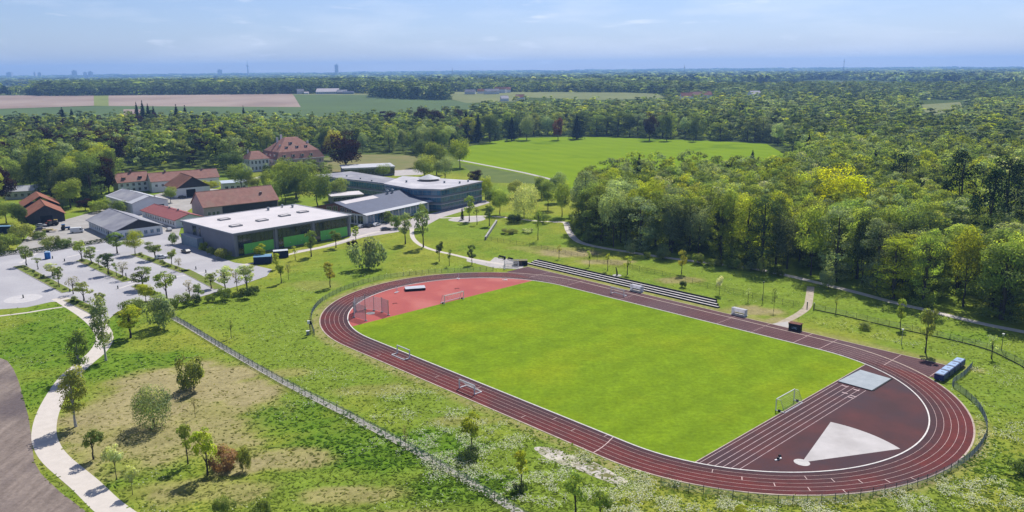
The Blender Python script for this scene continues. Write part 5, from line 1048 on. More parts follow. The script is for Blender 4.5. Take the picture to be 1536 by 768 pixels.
# ---- single trees and bushes that the photograph shows one by one
ONE = [
 ('column', 114, 640, 550, 36, 'olive', 'tall leafy columnar tree right beside the curve of the gravel path'),
 ('column', 121, 566, 494, 28, 'mid', 'slender green birch between the gravel path and the meadow'),
 ('column', 159, 541, 444, 30, 'grey_green', 'tallest pale birch where the gravel path leaves the car park'),
 ('young', 196, 507, 459, 38, 'yellow_green', 'round yellow green tree with a clear dark trunk next to the grey willow bush'),
 ('bush', 238, 492, 443, 50, 'grey_green', 'broad grey green willow bush at the end of the long fence'),
 ('bush', 196, 470, 449, 38, 'mid', 'rounded bush behind the yellow green tree'),
 ('willow', 232, 641, 582, 60, 'grey_green', 'wide grey green willow alone on the dry grass'),
 ('bush', 291, 584, 529, 50, 'olive', 'loose olive bush in the middle of the dry grass'),
 ('young', 140.5, 689, 643, 29, 'mid', 'small round tree with thin trunk right of the path bend'),
 ('blossom', 175, 720, 668, 27, 'pale', 'pale flowering shrub with white top beside the path'),
 ('blossom', 199, 742, 700, 19, 'pale', 'smaller pale flowering shrub below the larger flowering one'),
 ('young', 282, 696, 634, 24, 'fresh', 'slim young tree on the left of the pair near the rust coloured reeds'),
 ('young', 311.5, 713, 640, 36, 'yellow_green', 'airy yellow green young tree left of the rust coloured reeds'),
 ('reed', 336, 705, 672, 50, 'rust', 'clump of rust coloured dry reeds'), ('bush', 369, 706, 664, 24, 'olive', 'thin olive bush right of the rust coloured reeds'),
 ('bush', 338, 772, 742, 32, 'mid', 'small dark bush cut by the lower picture edge'), ('bush', 392, 776, 745, 34, 'mid', 'bush at the lower edge right of another small bush'),
 ('sparse', 293, 626, 592, 9, 'bare', 'almost bare sapling stake on the dry grass'),
 ('young', 708, 676, 616, 32, 'yellow_green', 'thin young tree with a dark shrub round its foot in the flowery meadow'), ('bush', 706, 692, 670, 34, 'dark', 'dark green shrub round the foot of the thin meadow tree'),
 ('sparse', 608.5, 674, 633, 11, 'bare', 'bare thin sapling just behind the long fence'),
 ('young', 782, 728, 671, 24, 'yellow_green', 'young tree below the gravel patch with shrub at its foot'), ('bush', 781, 738, 720, 22, 'dark', 'small dark shrub at the foot of the tree below the gravel patch'),
 ('young', 863, 772, 703, 38, 'fresh', 'bright young tree cut by the lower edge under the track'), ('young', 900, 786, 726, 34, 'fresh', 'low bright young tree right of another at the lower edge'),
 ('bush', 1112, 772, 760, 24, 'yellow_green', 'low yellow green bush at the lower edge below the bend fence'), ('bush', 1530, 712, 690, 30, 'mid', 'dark weed patch at the right edge below the bend'),
 ('sapling', 347, 507, 474, 12, 'olive', 'thin brownish sapling on the meadow right of the long fence'),
 ('young', 495.5, 431, 390, 20, 'golden', 'orange tinged young tree on the meadow left of the bend'),
 ('bush', 553, 403, 351, 58, 'grey_green', 'very large grey green bush on the school meadow'),
 ('young', 467, 385, 344, 22, 'mid', 'young tree in front of the green hall panels, middle of three'), ('young', 504, 372, 344, 21, 'mid', 'young tree in front of the right end of the green panels'),
 ('young', 534, 363, 338, 15, 'fresh', 'small tree beside the right corner of the sports hall'), ('sapling', 443, 390, 368, 11, 'fresh', 'small thin tree beside the right hand container'),
 ('young', 392, 392, 366, 20, 'yellow_green', 'yellow green tree directly behind the navy container'), ('young', 415, 404, 379, 13, 'yellow_green', 'light young tree between the two containers'),
 ('young', 422, 425, 390, 16, 'fresh', 'young tree on the meadow below the navy containers'), ('sparse', 433, 420, 392, 9, 'bare', 'bare sapling right of the young tree below the containers'),
 ('bush', 529, 369, 359, 17, 'copper', 'dark reddish low bush on the meadow behind the huge grey bush'),
 ('young', 608, 366, 316, 25, 'grey_green', 'left one of the two tall grey green trees by the school path'), ('young', 635, 371, 310, 26, 'grey_green', 'right one of the two tall grey green trees by the school path'),
 ('broad', 634, 345, 305, 22, 'mid', 'darker tree behind the right tall grey green tree'), ('bush', 594, 342, 322, 26, 'mid', 'bush in front of the school hall windows'), ('bush', 578, 334, 316, 22, 'mid', 'bush against the school hall facade'),
 ('young', 659, 392, 360, 15, 'dark', 'dark small tree, left of three along the school path'), ('sapling', 674, 399, 371, 12, 'dark', 'smallest of the three dark trees along the school path'), ('young', 708, 397, 365, 16, 'dark', 'dark small tree, right of three along the school path'),
 ('young', 704, 332, 291, 20, 'fresh', 'fresh green tree in front of the glass building corner'), ('sapling', 715.5, 337, 307, 13, 'olive', 'slim olive tree on the play court'), ('young', 734, 339, 306, 20, 'mid', 'dense young tree at the end of the stone wall'), ('conifer', 693.5, 330, 311, 7, 'conifer', 'tiny dark cypress on the play court'),
 ('willow', 786, 327, 276, 50, 'pale', 'large pale willow beside the wood corner'), ('broad', 750, 322, 280, 34, 'fresh', 'yellowish broad tree left of the pale willow'), ('broad', 728, 300, 262, 26, 'yellow_green', 'yellow green tree behind the glass building'), ('broad', 822, 315, 270, 34, 'mid', 'leafy tree between the pale willow and the wood'),
 ('broad', 843, 325, 268, 34, 'fresh', 'bright tree directly at the left corner of the wood'), ('broad', 838, 303, 258, 32, 'grey_green', 'silvery tree at the wheat field end of the pale road'), ('broad', 812, 298, 264, 30, 'mid', 'bushy tree behind the pale willow on its right'), ('broad', 772, 297, 270, 28, 'olive', 'olive bushy tree behind the pale willow on its left'), ('broad', 735, 312, 282, 22, 'dark', 'darker small tree beside the glass building forecourt'),
 ('bush', 770, 334, 318, 30, 'dark', 'dark shrubs under the left side of the pale willow'), ('bush', 815, 334, 318, 30, 'mid', 'green shrub between willow and woodland path'), ('bush', 765, 350, 341, 30, 'olive', 'low grey scrub on the grass below the pale willow'), ('bush', 790, 349, 342, 24, 'pale', 'pale low scrub right of the grey scrub'),
 ('round', 713, 275, 253, 26, 'copper', 'small dark purple tree on the lawn behind the glass building'),
 ('sparse', 807, 360, 302, 17, 'fresh', 'tall airy sapling on the grass before the wood corner'),
 ('sapling', 838.5, 388, 366, 10, 'golden', 'golden sapling above the bleachers, first from the left'), ('sapling', 884, 400, 373, 12, 'fresh', 'green sapling above the bleachers, second from the left'), ('sapling', 911.5, 406, 377, 13, 'yellow_green', 'yellow sapling left of the bent stump'), ('sapling', 941, 412, 381, 17, 'yellow_green', 'yellow sapling right of the bent stump'),
 ('young', 1022.5, 411, 373, 16, 'golden', 'golden brown young tree standing in front of the shaded wood'), ('bush', 970, 388, 375, 14, 'mid', 'small bush at the path below the wood'),
 ('blossom', 1079, 442, 411, 14, 'white', 'white flowering small tree beside the far fence'), ('sapling', 1122, 453, 431, 10, 'pale', 'small pale sapling right of the white flowering one'), ('sparse', 1160.5, 467, 430, 9, 'dark', 'dark nearly leafless tree near the gate path'),
 ('bush', 1024, 431, 419, 14, 'dark', 'dark scrub at the far fence'), ('bush', 1296, 493, 483, 22, 'olive', 'grey low bush between the track and the right hand fence'),
 ('young', 1350, 493, 449, 15, 'fresh', 'slender green tree beside the right hand fence'), ('young', 1388, 529, 464, 28, 'olive', 'olive tree with thick trunk near the four blue trolleys'), ('sapling', 1487, 538, 502, 17, 'pale', 'whitish sapling near the right hand fence'),
 ('bush', 1391, 461, 448, 17, 'fresh', 'light green bush in front of the dark wood edge'), ('sapling', 1254, 469, 440, 10, 'olive', 'thin sapling between the gate path and the wood'),
 # car park and yard
 ('young', 40, 398, 370, 20, 'mid', 'left end tree of the first planting strip'), ('sapling', 57, 404, 386, 15, 'mid', 'small tree second in the first planting strip'), ('young', 79, 414, 396, 22, 'pale', 'pale blossoming tree in the first planting strip'), ('young', 89, 431, 402, 17, 'mid', 'upright tree near the lower end of the first planting strip'), ('sparse', 110, 441, 414, 20, 'bare', 'bare small tree at the lower end of the first planting strip'),
 ('young', 126, 451, 424, 26, 'olive', 'olive tree at the corner of the car park exit'), ('young', 152, 470, 440, 18, 'mid', 'small tree just above the tallest pale birch'),
 ('young', 123, 391, 362, 22, 'fresh', 'tree at the upper end of the second planting strip'), ('young', 137, 396, 371, 20, 'mid', 'second tree of the second planting strip'), ('young', 163, 412, 381, 24, 'dark', 'dark green tree in the middle of the second planting strip'), ('sparse', 185, 420, 392, 18, 'bare', 'bare tree at the lower end of the second planting strip'), ('sapling', 175, 414, 394, 12, 'mid', 'thin sapling beside the bare tree of the second strip'), ('sapling', 149, 402, 383, 14, 'mid', 'sapling between two larger trees of the second strip'),
 ('young', 176, 380, 350, 26, 'mid', 'larger tree in front of the grey gable hall'), ('broad', 203, 382, 348, 30, 'yellow_green', 'bright green round tree in front of the white hall gable'), ('young', 233, 389, 363, 28, 'mid', 'spreading tree at the upper end of the third planting strip'), ('young', 258, 397, 374, 16, 'fresh', 'fresh small tree in the third planting strip'), ('sparse', 269, 406, 385, 12, 'bare', 'bare sapling at the lower end of the third strip'), ('bush', 262, 366, 350, 16, 'mid', 'shrub by the left corner of the sports hall'),
 ('young', 215, 434, 401, 34, 'mid', 'wide tree on the lower car park island'), ('broad', 219, 452, 427, 28, 'yellow_green', 'bright bushy tree below the wide car park tree'), ('young', 250, 448, 407, 32, 'fresh', 'tall light tree at the lower right car park island'), ('sparse', 285, 446, 419, 22, 'bare', 'bare shrubby tree on the lower car park edge'), ('young', 317, 433, 409, 22, 'fresh', 'light tree over the lower right car park edge'), ('young', 338, 437, 398, 28, 'pale', 'pale airy tree at the right end of the car park'), ('young', 371, 437, 396, 34, 'pale', 'large pale airy tree nearest the containers'), ('sparse', 356, 437, 402, 18, 'bare', 'bare tree between two pale airy trees'), ('young', 299, 452, 425, 16, 'mid', 'small tree in the lower car park hedge'),
 ('bush', 275, 460, 440, 24, 'mid', 'shrub at the left end of the lower car park hedge'), ('bush', 258, 463, 444, 24, 'mid', 'second shrub of the lower car park hedge'), ('bush', 293, 457, 441, 18, 'dark', 'dark shrub in the lower car park hedge'), ('bush', 340, 451, 431, 28, 'mid', 'large round shrub below the pale airy tree'), ('bush', 367, 448, 430, 24, 'dark', 'dark shrub at the right end of the lower hedge'), ('bush', 384, 441, 428, 18, 'dark', 'low dark shrub below the containers'), ('bush', 316, 453, 441, 18, 'mid', 'low shrub in the middle of the lower hedge'),
 ('bush', 305, 376, 361, 15, 'yellow_green', 'yellowish shrub at the grey hall wall, first from the left'), ('bush', 318, 382, 370, 15, 'olive', 'small shrub at the grey hall wall'), ('bush', 336, 388, 372, 24, 'olive', 'wide shrub near the front corner of the sports hall'),
 ('bush', 36, 361, 337, 38, 'olive', 'big olive bush in front of the orange barn yard'), ('bush', 14, 374, 352, 34, 'mid', 'bush at the far left car park hedge'), ('bush', 60, 358, 346, 24, 'mid', 'rounded bush right of the big olive one'), ('bush', 75, 370, 354, 34, 'olive', 'wide olive bush along the yard hedge'), ('bush', 98, 370, 357, 26, 'mid', 'low bush at the right end of the yard hedge'), ('bush', -6, 380, 360, 34, 'mid', 'bush cut by the left picture edge at the car park'),
 ('round', 128, 316, 299, 22, 'copper', 'dark red brown small tree beside the grey gable hall'), ('broad', 94, 314, 299, 20, 'grey_green', 'small silvery tree behind the orange barn'), ('broad', 106, 312, 273, 42, 'fresh', 'large round tree behind the orange barn'), ('broad', 75, 312, 295, 20, 'mid', 'small green tree at the orange barn roof'), ('broad', 10, 335, 304, 38, 'mid', 'tree at the left edge in front of the orange barn'), ('broad', 30, 344, 310, 26, 'dark', 'dark tree at the left corner of the orange barn'),
 ('bush', 150, 318, 298, 36, 'fresh', 'leafy shrub row in front of the storage shed'), ('bush', 178, 322, 302, 30, 'mid', 'green shrub beside the storage shed gable'), ('broad', 256, 304, 281, 22, 'mid', 'tree between the storage shed and the brown barn'), ('broad', 311, 289, 271, 38, 'yellow_green', 'broad yellow green tree in front of the stable'),
 # around the school and villa
 ('broad', 476, 313, 257, 56, 'mid', 'very large dark green tree left of the school hall'), ('broad', 446, 300, 240, 46, 'mid', 'large tree below the villa'), ('broad', 421, 292, 242, 32, 'fresh', 'yellowish tree right in front of the villa'), ('broad', 446, 284, 254, 38, 'dark', 'dark tree at the right foot of the villa'), ('broad', 510, 300, 267, 36, 'olive', 'olive tree before the school wing'), ('broad', 412, 306, 268, 36, 'fresh', 'light tree behind the long barn'), ('broad', 380, 292, 264, 26, 'olive', 'brownish tree beside the villa wing'), ('broad', 363, 290, 248, 44, 'mid', 'tree above the pale blue roof'), ('broad', 395, 309, 297, 18, 'golden', 'small golden tree at the long barn wall'), ('broad', 350, 262, 228, 40, 'dark', 'dark tree left of the villa'),
 ('round', 519, 258, 196, 60, 'copper', 'very large dark purple copper beech behind the school'),
 ('broad', 575, 268, 246, 26, 'mid', 'small tree in front of the annex'), ('broad', 637, 276, 231, 44, 'olive', 'broad olive tree behind the school roof lantern'), ('broad', 668, 275, 236, 36, 'grey_green', 'grey green tree beside the olive one behind the school'), ('broad', 655, 262, 213, 42, 'mid', 'tall tree at the corner of the wheat field'), ('broad', 690, 252, 207, 40, 'yellow_green', 'yellow green tree at the left corner of the wheat field'), ('broad', 632, 250, 210, 30, 'dark', 'dark tree left of the tall corner tree'),
 ('broad', 500, 240, 196, 32, 'golden', 'golden leaved tree behind the great copper beech'), ('round', 447, 218, 192, 30, 'copper', 'dark purple tree just behind the villa roof'),
 ('round', 168, 258, 196, 54, 'copper', 'large dark purple beech in the park at left'), ('round', 138, 228, 191, 34, 'copper', 'purple beech up the park slope'), ('round', 55, 232, 196, 60, 'copper', 'wide purple beech at the left park edge'), ('round', 205, 208, 171, 26, 'copper', 'purple tree at the brown field edge'), ('round', 108, 212, 184, 34, 'copper', 'dark red tree in the upper park'), ('round', 333, 226, 193, 26, 'copper', 'purple tree in the park left of the villa'), ('round', 372, 214, 190, 24, 'copper', 'purple tree behind the park left of the villa'),
 ('round', 585, 200, 166, 32, 'copper', 'rounded purple beech in the middle park'), ('round', 632, 202, 158, 30, 'copper', 'tall purple beech, left of a pair'), ('round', 656, 206, 162, 28, 'copper', 'tall purple beech, right of a pair'), ('round', 688, 196, 161, 20, 'copper', 'narrow purple beech right of the tall pair'), ('round', 837, 210, 175, 19, 'red', 'reddish narrow tree at the far wheat field edge'), ('round', 974, 211, 168, 24, 'copper', 'dark purple tree in the row behind the wheat field'), ('round', 686, 213, 182, 24, 'red', 'reddish tree near the wheat field corner'),
 ('broad', 735, 214, 172, 36, 'dark', 'dark broad tree, first in the row behind the wheat field'), ('broad', 790, 210, 172, 30, 'grey_green', 'grey green pointed tree behind the wheat field'), ('broad', 1000, 211, 172, 22, 'dark', 'dark upright tree right of the purple one'), ('broad', 1040, 212, 176, 16, 'dark', 'narrow dark tree behind the right part of the wheat field'),
]
for kind, u, v, vt, wpx, tint, lab in ONE: px_plant(kind, u, v, vt, wpx, tint, lab)
for i, (u, v, vt, w_, lab) in enumerate(((209, 203, 158, 12, 'first of four dark spruces above the park'), (218, 204, 156, 13, 'second of four dark spruces above the park'), (226, 204, 159, 12, 'third of four dark spruces above the park'), (234, 203, 162, 12, 'fourth of four dark spruces above the park'), (268, 205, 160, 14, 'left spruce of a pair before the green field'), (281, 205, 161, 14, 'right spruce of a pair before the green field'), (368, 202, 160, 9, 'lone thin spruce near the farm field'), (98, 205, 165, 14, 'left dark conifer at the park skyline'), (112, 206, 167, 14, 'right dark conifer at the park skyline'), (309, 216, 179, 14, 'dark spruce above the stable roof'), (700, 212, 165, 16, 'dark conifer at the left end of the field row'), (718, 213, 170, 15, 'second dark conifer at the left end of the field row'), (768, 211, 173, 14, 'dark conifer in the row behind the wheat'), (865, 209, 170, 16, 'dark fir in the middle of the field row'),
        (1352, 330, 228, 34, 'tall dark pine standing out of the wood'), (1432, 380, 232, 40, 'very tall black pine inside the wood'), (1498, 392, 246, 44, 'very tall black pine near the right edge'), (1476, 420, 262, 40, 'dark pine in front of the tallest pines'), (1395, 330, 262, 26, 'shorter dark pine behind the wood front'), (957, 305, 233, 18, 'pointed dark spruce in the left part of the wood'), (1127, 268, 225, 14, 'small dark spruce at the wood top beside the wheat'), (1307, 300, 232, 22, 'dark spruce rising from the upper wood'), (1210, 262, 205, 20, 'dark conifer beyond the wheat field corner'), (1520, 350, 250, 30, 'dark pine at the right picture edge'))):
    px_plant('forest' if 'pine' in lab else 'conifer', u, v, vt + (12 if 'pine' in lab else 5), w_ * (1.25 if 'pine' in lab else 1.5), 'conifer', lab, name='pine_tree' if 'pine' in lab else None)
# clipped hedge along the yard
hl = [g(*p) for p in [(-40, 392), (20, 381), (76, 377), (122, 369), (165, 362), (215, 352)]]
t = thing('clipped_hedge', 'long clipped dark hedge between the yard and the car park', 'hedge', (*hl[0], 0)); r = np.random.default_rng(8)
pts = np.array(resample(hl, .12)); pts = np.repeat(pts, 8, 0); n = len(pts); d_ = rnd_dirs(n, r); P = np.concatenate([pts - hl[0], np.zeros((n, 1))], 1) + d_ * np.array((1.0, 1.0, .75)); P[:, 2] = np.clip(P[:, 2] + .95, .1, 2)
m = r.uniform(.7, 1.3, n); o = link(bpy.data.objects.new('foliage', quads_mesh('foliage', leaf_quads(P, d_ + .6 * rnd_dirs(n, r), .42, r), np.stack([m] * 3, 1), [LEAF])), t); o.color = (.04, .062, .018, 1)
# ---- planting strips (grass islands)
def island(name, pxs, w_):
    mb = MB(); ln = [g(*p) for p in pxs]; a = strip_quads(ln, -w_ / 2, w_ / 2); poly = [tuple(q[0]) for q in a] + [tuple(q[1]) for q in a[::-1]]
    mb.prism(poly, 0, .12); props(mb.build(name, PAVE), kind='structure'); a = strip_quads(ln, -w_ / 2 + .15, w_ / 2 - .15); poly = [tuple(q[0]) for q in a] + [tuple(q[1]) for q in a[::-1]]
    sheet('island_grass', poly, .126, M('island_turf', (.20, .23, .045), col2=(.12, .17, .03), scale=.7, detail=8, rough=1, third=((.22, .18, .08), .3, .52, .68)))
for pxs in ([(28, 399), (102, 438)], [(122, 390), (192, 422)], [(203, 381), (278, 408)], [(104, 449), (147, 470)], [(205, 428), (238, 446)], [(276, 405), (330, 433)]): island('planting_strip', pxs, 3.7)
for u, v, lab in ((35, 447, 'dark bollard in the middle of the pale turning circle'), (79, 388, 'dark bollard near the blue portable toilet'), (97, 392, 'dark bollard between the first two planting strips at their upper end'), (105, 438, 'dark bollard at the lower end of the first planting strip'), (177, 433, 'dark bollard on the pale slabs left of the wide island tree'), (189, 414, 'dark bollard beside the bare tree of the second strip'), (264, 418, 'dark bollard at the left end of the pale slab crossing'), (294, 404, 'dark bollard at the lower right of the third planting strip'), (309, 409, 'dark bollard at the right end of the pale slab crossing')):
    t = thing('bollard', lab, 'bollard', (*g(u, v), .02), 0, 'dark bollards of the car park'); mb = MB(); mb.tube((0, 0, 0), (0, 0, 1.0), .2, .17, k=8); mb.build('post', DSTEEL, t); mb = MB(); mb.tube((0, 0, 1.0), (0, 0, 1.12), .2, .08, k=8); mb.build('cap', STEEL, t)
r = np.random.default_rng(15)
for k, (pxs, word) in enumerate((([(30, 400), (100, 437)], 'first'), ([(124, 391), (190, 421)], 'second'), ([(205, 382), (276, 407)], 'third'), ([(106, 450), (146, 469)], 'lowest'), ([(207, 429), (237, 445)], 'short lower'))):
    a, b = np.array(g(*pxs[0])), np.array(g(*pxs[1]))
    for f in np.linspace(.04, .96, 9):
        q = a + (b - a) * (f + r.uniform(-.03, .03)) + r.uniform(-.7, .7, 2)
        plant('low_shrub', f'low shrub in the {word} planting strip of the car park', 'bush', tuple(q), r.uniform(.6, 1.5), r.uniform(.6, 1.1), 'bush', jit(TINT[['mid', 'fresh', 'olive'][k % 3]]), f'shrubs in the {word} planting strip')
mb = MB()
for pxs in ([(32, 405), (98, 441)], [(126, 395), (186, 425)], [(207, 386), (272, 411)], [(38, 396), (108, 433)], [(134, 388), (200, 418)]):
    a, b = np.array(g(*pxs[0])), np.array(g(*pxs[1])); dv = (b - a) / np.linalg.norm(b - a); nn = np.array((-dv[1], dv[0])) * (1 if pxs[0][0] in (38, 134) else -1)
    for k in np.arange(0, np.linalg.norm(b - a), 2.6): q = a + dv * k; ribbon(mb, [tuple(q), tuple(q + nn * 4.6)], -.05, .05, .022)
props(mb.build('bay_lines', M('bay_paint', (.58, .57, .57), var=.2)), kind='structure')
mb = MB()
for (u0, v0), (u1, v1) in (((60, 377), (30, 395)), ((100, 386), (150, 375)), ((192, 424), (210, 421)), ((252, 417), (310, 408)), ((178, 433), (205, 424))): ribbon(mb, [g(u0, v0), g(u1, v1)], -.6, .6, .024)
props(mb.build('crosswalk', M('pale_slabs', (.58, .55, .53), var=.12)), kind='structure')

# ---- woods and park
OBST = [[g(*p) for p in [(374, 282), (372, 238), (478, 226), (482, 262), (430, 268)]], [gp(*p) for p in [(1368, 150), (1452, 150), (1466, 192), (1384, 196)]], SPORTS, wheat, park_lawn, lawn, carpark, yard, plaza]
BUILT = []
for o in list(COL.objects):
    if o.parent is None and o.get('category') in ('school building', 'barn', 'workshop', 'hall', 'shed', 'house', 'stable', 'villa'):
        ch = [c_ for c_ in o.children if c_.type == 'MESH' and c_.name.split('.')[0] in ('wall', 'rear_wall')]
        for c_ in ch:
            vs = np.array([v.co[:2] for v in c_.data.vertices]); a = o.rotation_euler.z; lo, hi = vs.min(0) - 3, vs.max(0) + 3
            BUILT.append([(o.location.x + x * math.cos(a) - y * math.sin(a), o.location.y + x * math.sin(a) + y * math.cos(a)) for x, y in ((lo[0], lo[1]), (hi[0], lo[1]), (hi[0], hi[1]), (lo[0], hi[1]))])
LINES = [(wood_path, 3.2), (main_path, 5), (side_path, 3), (field_road, 4), (villa_drive, 6), (school_path, 3)]
def scatter(poly, step, seed, avoid=True, keep=.95):
    r = np.random.default_rng(seed); P = np.array(poly); lo, hi = P.min(0), P.max(0)
    xs, ys = np.meshgrid(np.arange(lo[0], hi[0], step), np.arange(lo[1], hi[1], step)); xs = xs + (np.arange(xs.shape[0]) % 2)[:, None] * step / 2
    xs, ys = (xs + r.uniform(-.38, .38, xs.shape) * step).ravel(), (ys + r.uniform(-.38, .38, ys.shape) * step).ravel()
    ok = inpoly(xs, ys, poly) & (r.random(xs.shape) < keep)
    if avoid:
        for q in OBST + BUILT: ok &= ~inpoly(xs, ys, q)
        for ln, d_ in LINES: ok &= dist_line(xs, ys, ln) > d_
        for x, y, rr in placed: ok &= np.hypot(xs - x, ys - y) > max(2.5, rr * .8)
    return np.stack([xs[ok], ys[ok]], 1)
STUFF = []                                    # (x, y, H, R, tint, kind)
def zone(poly, step, seed, hr, rr, tints, weights, n_ind, label, group, kinds=(('forest', 1.0),), keep=.95, order=None):
    pts = scatter(poly, step, seed, keep=keep); r = np.random.default_rng(seed + 1)
    key = order(pts) if order else np.hypot(pts[:, 0], pts[:, 1]); pts = pts[np.argsort(key)]
    for i, (x, y) in enumerate(pts):
        tn = r.choice(len(tints), p=np.array(weights) / sum(weights)); tint = tints[tn]; kd = kinds[int(r.choice(len(kinds), p=[k[1] for k in kinds]))][0]
        H, Rr = r.uniform(*hr), r.uniform(*rr)
        if i < n_ind:
            word = dict(fresh='fresh green', yellow_green='yellow green', mid='mid green', dark='dark green', grey_green='grey green', olive='olive brown', copper='dark purple', golden='golden', pale='pale green', yellow='bright yellow')[tint]
            if tint == 'copper': plant('copper_beech', label.format('dark purple'), 'tree', (x, y), H, Rr * 1.1, 'round', jit(TINT[tint]), 'purple trees ' + group)
            else: plant('leafy_tree', label.format(word), 'tree', (x, y), H, Rr, kd, jit(TINT[tint]), word + ' trees ' + group)
        else: STUFF.append((x, y, H, Rr, tint, kd))
W_FRONT = [(856, 341), (868, 360), (885, 370), (930, 380), (1000, 391), (1060, 398), (1130, 408), (1190, 419), (1250, 434), (1310, 450), (1370, 464), (1430, 480), (1536, 503), (1720, 545)]
R_px = W_FRONT + [(1900, 430), (1760, 300), (1600, 262), (1215, 243), (1205, 262), (1176, 286), (1120, 291), (1060, 288), (1000, 288), (920, 299), (878, 310), (860, 322)]
R_poly = [g(*p) for p in R_px]; R_line = [g(*p) for p in W_FRONT]
FT = ['fresh', 'yellow_green', 'mid', 'dark', 'grey_green', 'olive', 'pale']
for u, v, vt, w_, lab in ((1262, 356, 256, 92, 'large bright yellow crown standing out of the wood'), (1215, 335, 256, 60, 'yellow crown left of the brightest one'), (1420, 360, 296, 52, 'yellow green crown near the tall black pines'), (1120, 318, 255, 70, 'yellow green broad crown in the left part of the wood')):
    px_plant('broad', u, v, vt, w_, 'yellow' if u == 1262 else 'yellow_green', lab)
zone(R_poly, 7.8, 21, (18, 26), (4.6, 7.8), FT, [3.2, 1.8, 2.8, 1.0, 2.8, 1.4, .3], 112, '{} tree in the dense wood on the right beside the woodland path', 'of the wood beside the path', (('forest', .62), ('broad', .38)), order=lambda p: dist_line(p[:, 0], p[:, 1], R_line) + .12 * np.hypot(p[:, 0], p[:, 1]))
# undergrowth at the wood edge
ug = [];  r = np.random.default_rng(77)
for p in resample(R_line, 1.9):
    q = p + r.uniform(-.5, 4.5, 2) * np.array((.5, 1.0)); ug.append(q)
for i, q in enumerate(ug):
    if dist_line([q[0]], [q[1]], wood_path)[0] > 2.4: plant('bush', 'low shrub at the foot of the dense wood along the path', 'bush', tuple(q), r.uniform(2.2, 7), r.uniform(1.6, 3.2), 'bush', jit(TINT[['mid', 'fresh', 'olive', 'grey_green'][i % 4]], .2), 'shrubs along the wood edge')
P1 = [g(*p) for p in [(-90, 340), (-60, 262), (0, 246), (0, 206), (380, 206), (388, 236), (372, 262), (330, 254), (290, 250), (232, 256), (172, 258), (172, 290), (140, 306), (100, 312), (60, 296), (20, 290), (0, 316), (-30, 360)]]
zone(P1, 9.8, 31, (20, 29), (6, 9.5), ['mid', 'dark', 'fresh', 'yellow_green', 'grey_green', 'copper', 'olive'], [3, 3, 2.2, 1.0, 2, 1.1, 1], 56, '{} tree in the old park left of the villa', 'of the park left of the villa', (('broad', .75), ('forest', .25)))
P2 = [g(*p) for p in [(392, 238), (385, 206), (470, 203), (560, 205), (690, 207), (690, 228), (645, 234), (600, 228), (540, 229), (470, 234)]]
zone(P2, 11, 41, (16, 25), (5, 8.5), ['mid', 'fresh', 'dark', 'grey_green', 'olive', 'yellow_green'], [3, 2, 2, 2, 1.5, 1], 24, '{} tree in the belt between the villa and the far fields', 'of the belt behind the villa', (('broad', .7), ('forest', .3)))
P3 = [g(*p) for p in [(398, 300), (400, 270), (430, 264), (500, 264), (505, 285), (470, 300), (430, 306)]]
zone(P3, 9, 51, (11, 17), (4, 5.5), ['mid', 'dark', 'fresh', 'grey_green'], [3, 2, 2, 1], 12, '{} tree in the clump between the villa and the school hall', 'of the clump by the school', (('broad', 1.0),))
Mpoly = [gp(*p) for p in [(690, 215), (706, 215), (740, 210), (780, 205), (850, 203.5), (910, 204), (990, 207), (1060, 209), (1150, 214), (1180, 222), (1188, 235), (1210, 240), (1600, 252), (1900, 290), (2000, 180), (1460, 168), (1360, 160), (1100, 160), (1010, 166), (900, 170), (780, 170), (700, 182)]]
zone(Mpoly, 13.5, 61, (15, 28), (6.5, 12.5), ['mid', 'grey_green', 'dark', 'fresh', 'olive', 'yellow_green'], [3, 3, 2.2, 1.6, 1.4, .6], 30, '{} tree in the tall row along the far edge of the wheat field', 'of the row behind the wheat field', (('forest', .75), ('broad', .25)), order=lambda p: dist_line(p[:, 0], p[:, 1], [gp(*q) for q in [(700, 217), (780, 206), (850, 204), (990, 208), (1150, 215)]]))
P4 = [gp(*p) for p in [(-100, 206), (-100, 196), (180, 194), (420, 196), (560, 190), (680, 184), (760, 192), (740, 208), (690, 206), (560, 204), (470, 202), (380, 206)]]
zone(P4, 13, 71, (17, 26), (5, 10), ['mid', 'dark', 'fresh', 'grey_green', 'olive', 'copper'], [3, 2.5, 1.5, 2, 1.3, .6], 0, '', '', (('broad', .7), ('forest', .3)))
for seed, pxs, step, hr in ((81, [(55, 144), (560, 140), (560, 131), (300, 130), (55, 133)], 14, (20, 27)), (82, [(558, 146), (600, 148), (674, 150), (674, 143), (640, 140), (560, 140)], 12, (22, 29)), (83, [(674, 137.5), (985, 139.5), (1060, 146), (1100, 140), (985, 130), (674, 130)], 15, (16, 22)), (84, [(1000, 150), (1120, 148), (1380, 152), (1600, 146), (1700, 132), (980, 132)], 20, (11, 18)), (85, [(1442, 163), (1600, 176), (1800, 170), (1700, 140), (1442, 150)], 14, (12, 18))):
    zone([gp(*p) for p in pxs], step, seed, hr, (9, 17), ['mid', 'dark', 'grey_green', 'olive', 'conifer'] if False else ['mid', 'dark', 'grey_green', 'olive'], [2, 4, 1.4, .6] if seed != 81 else [.6, 6, .3, .1], 0, '', '')
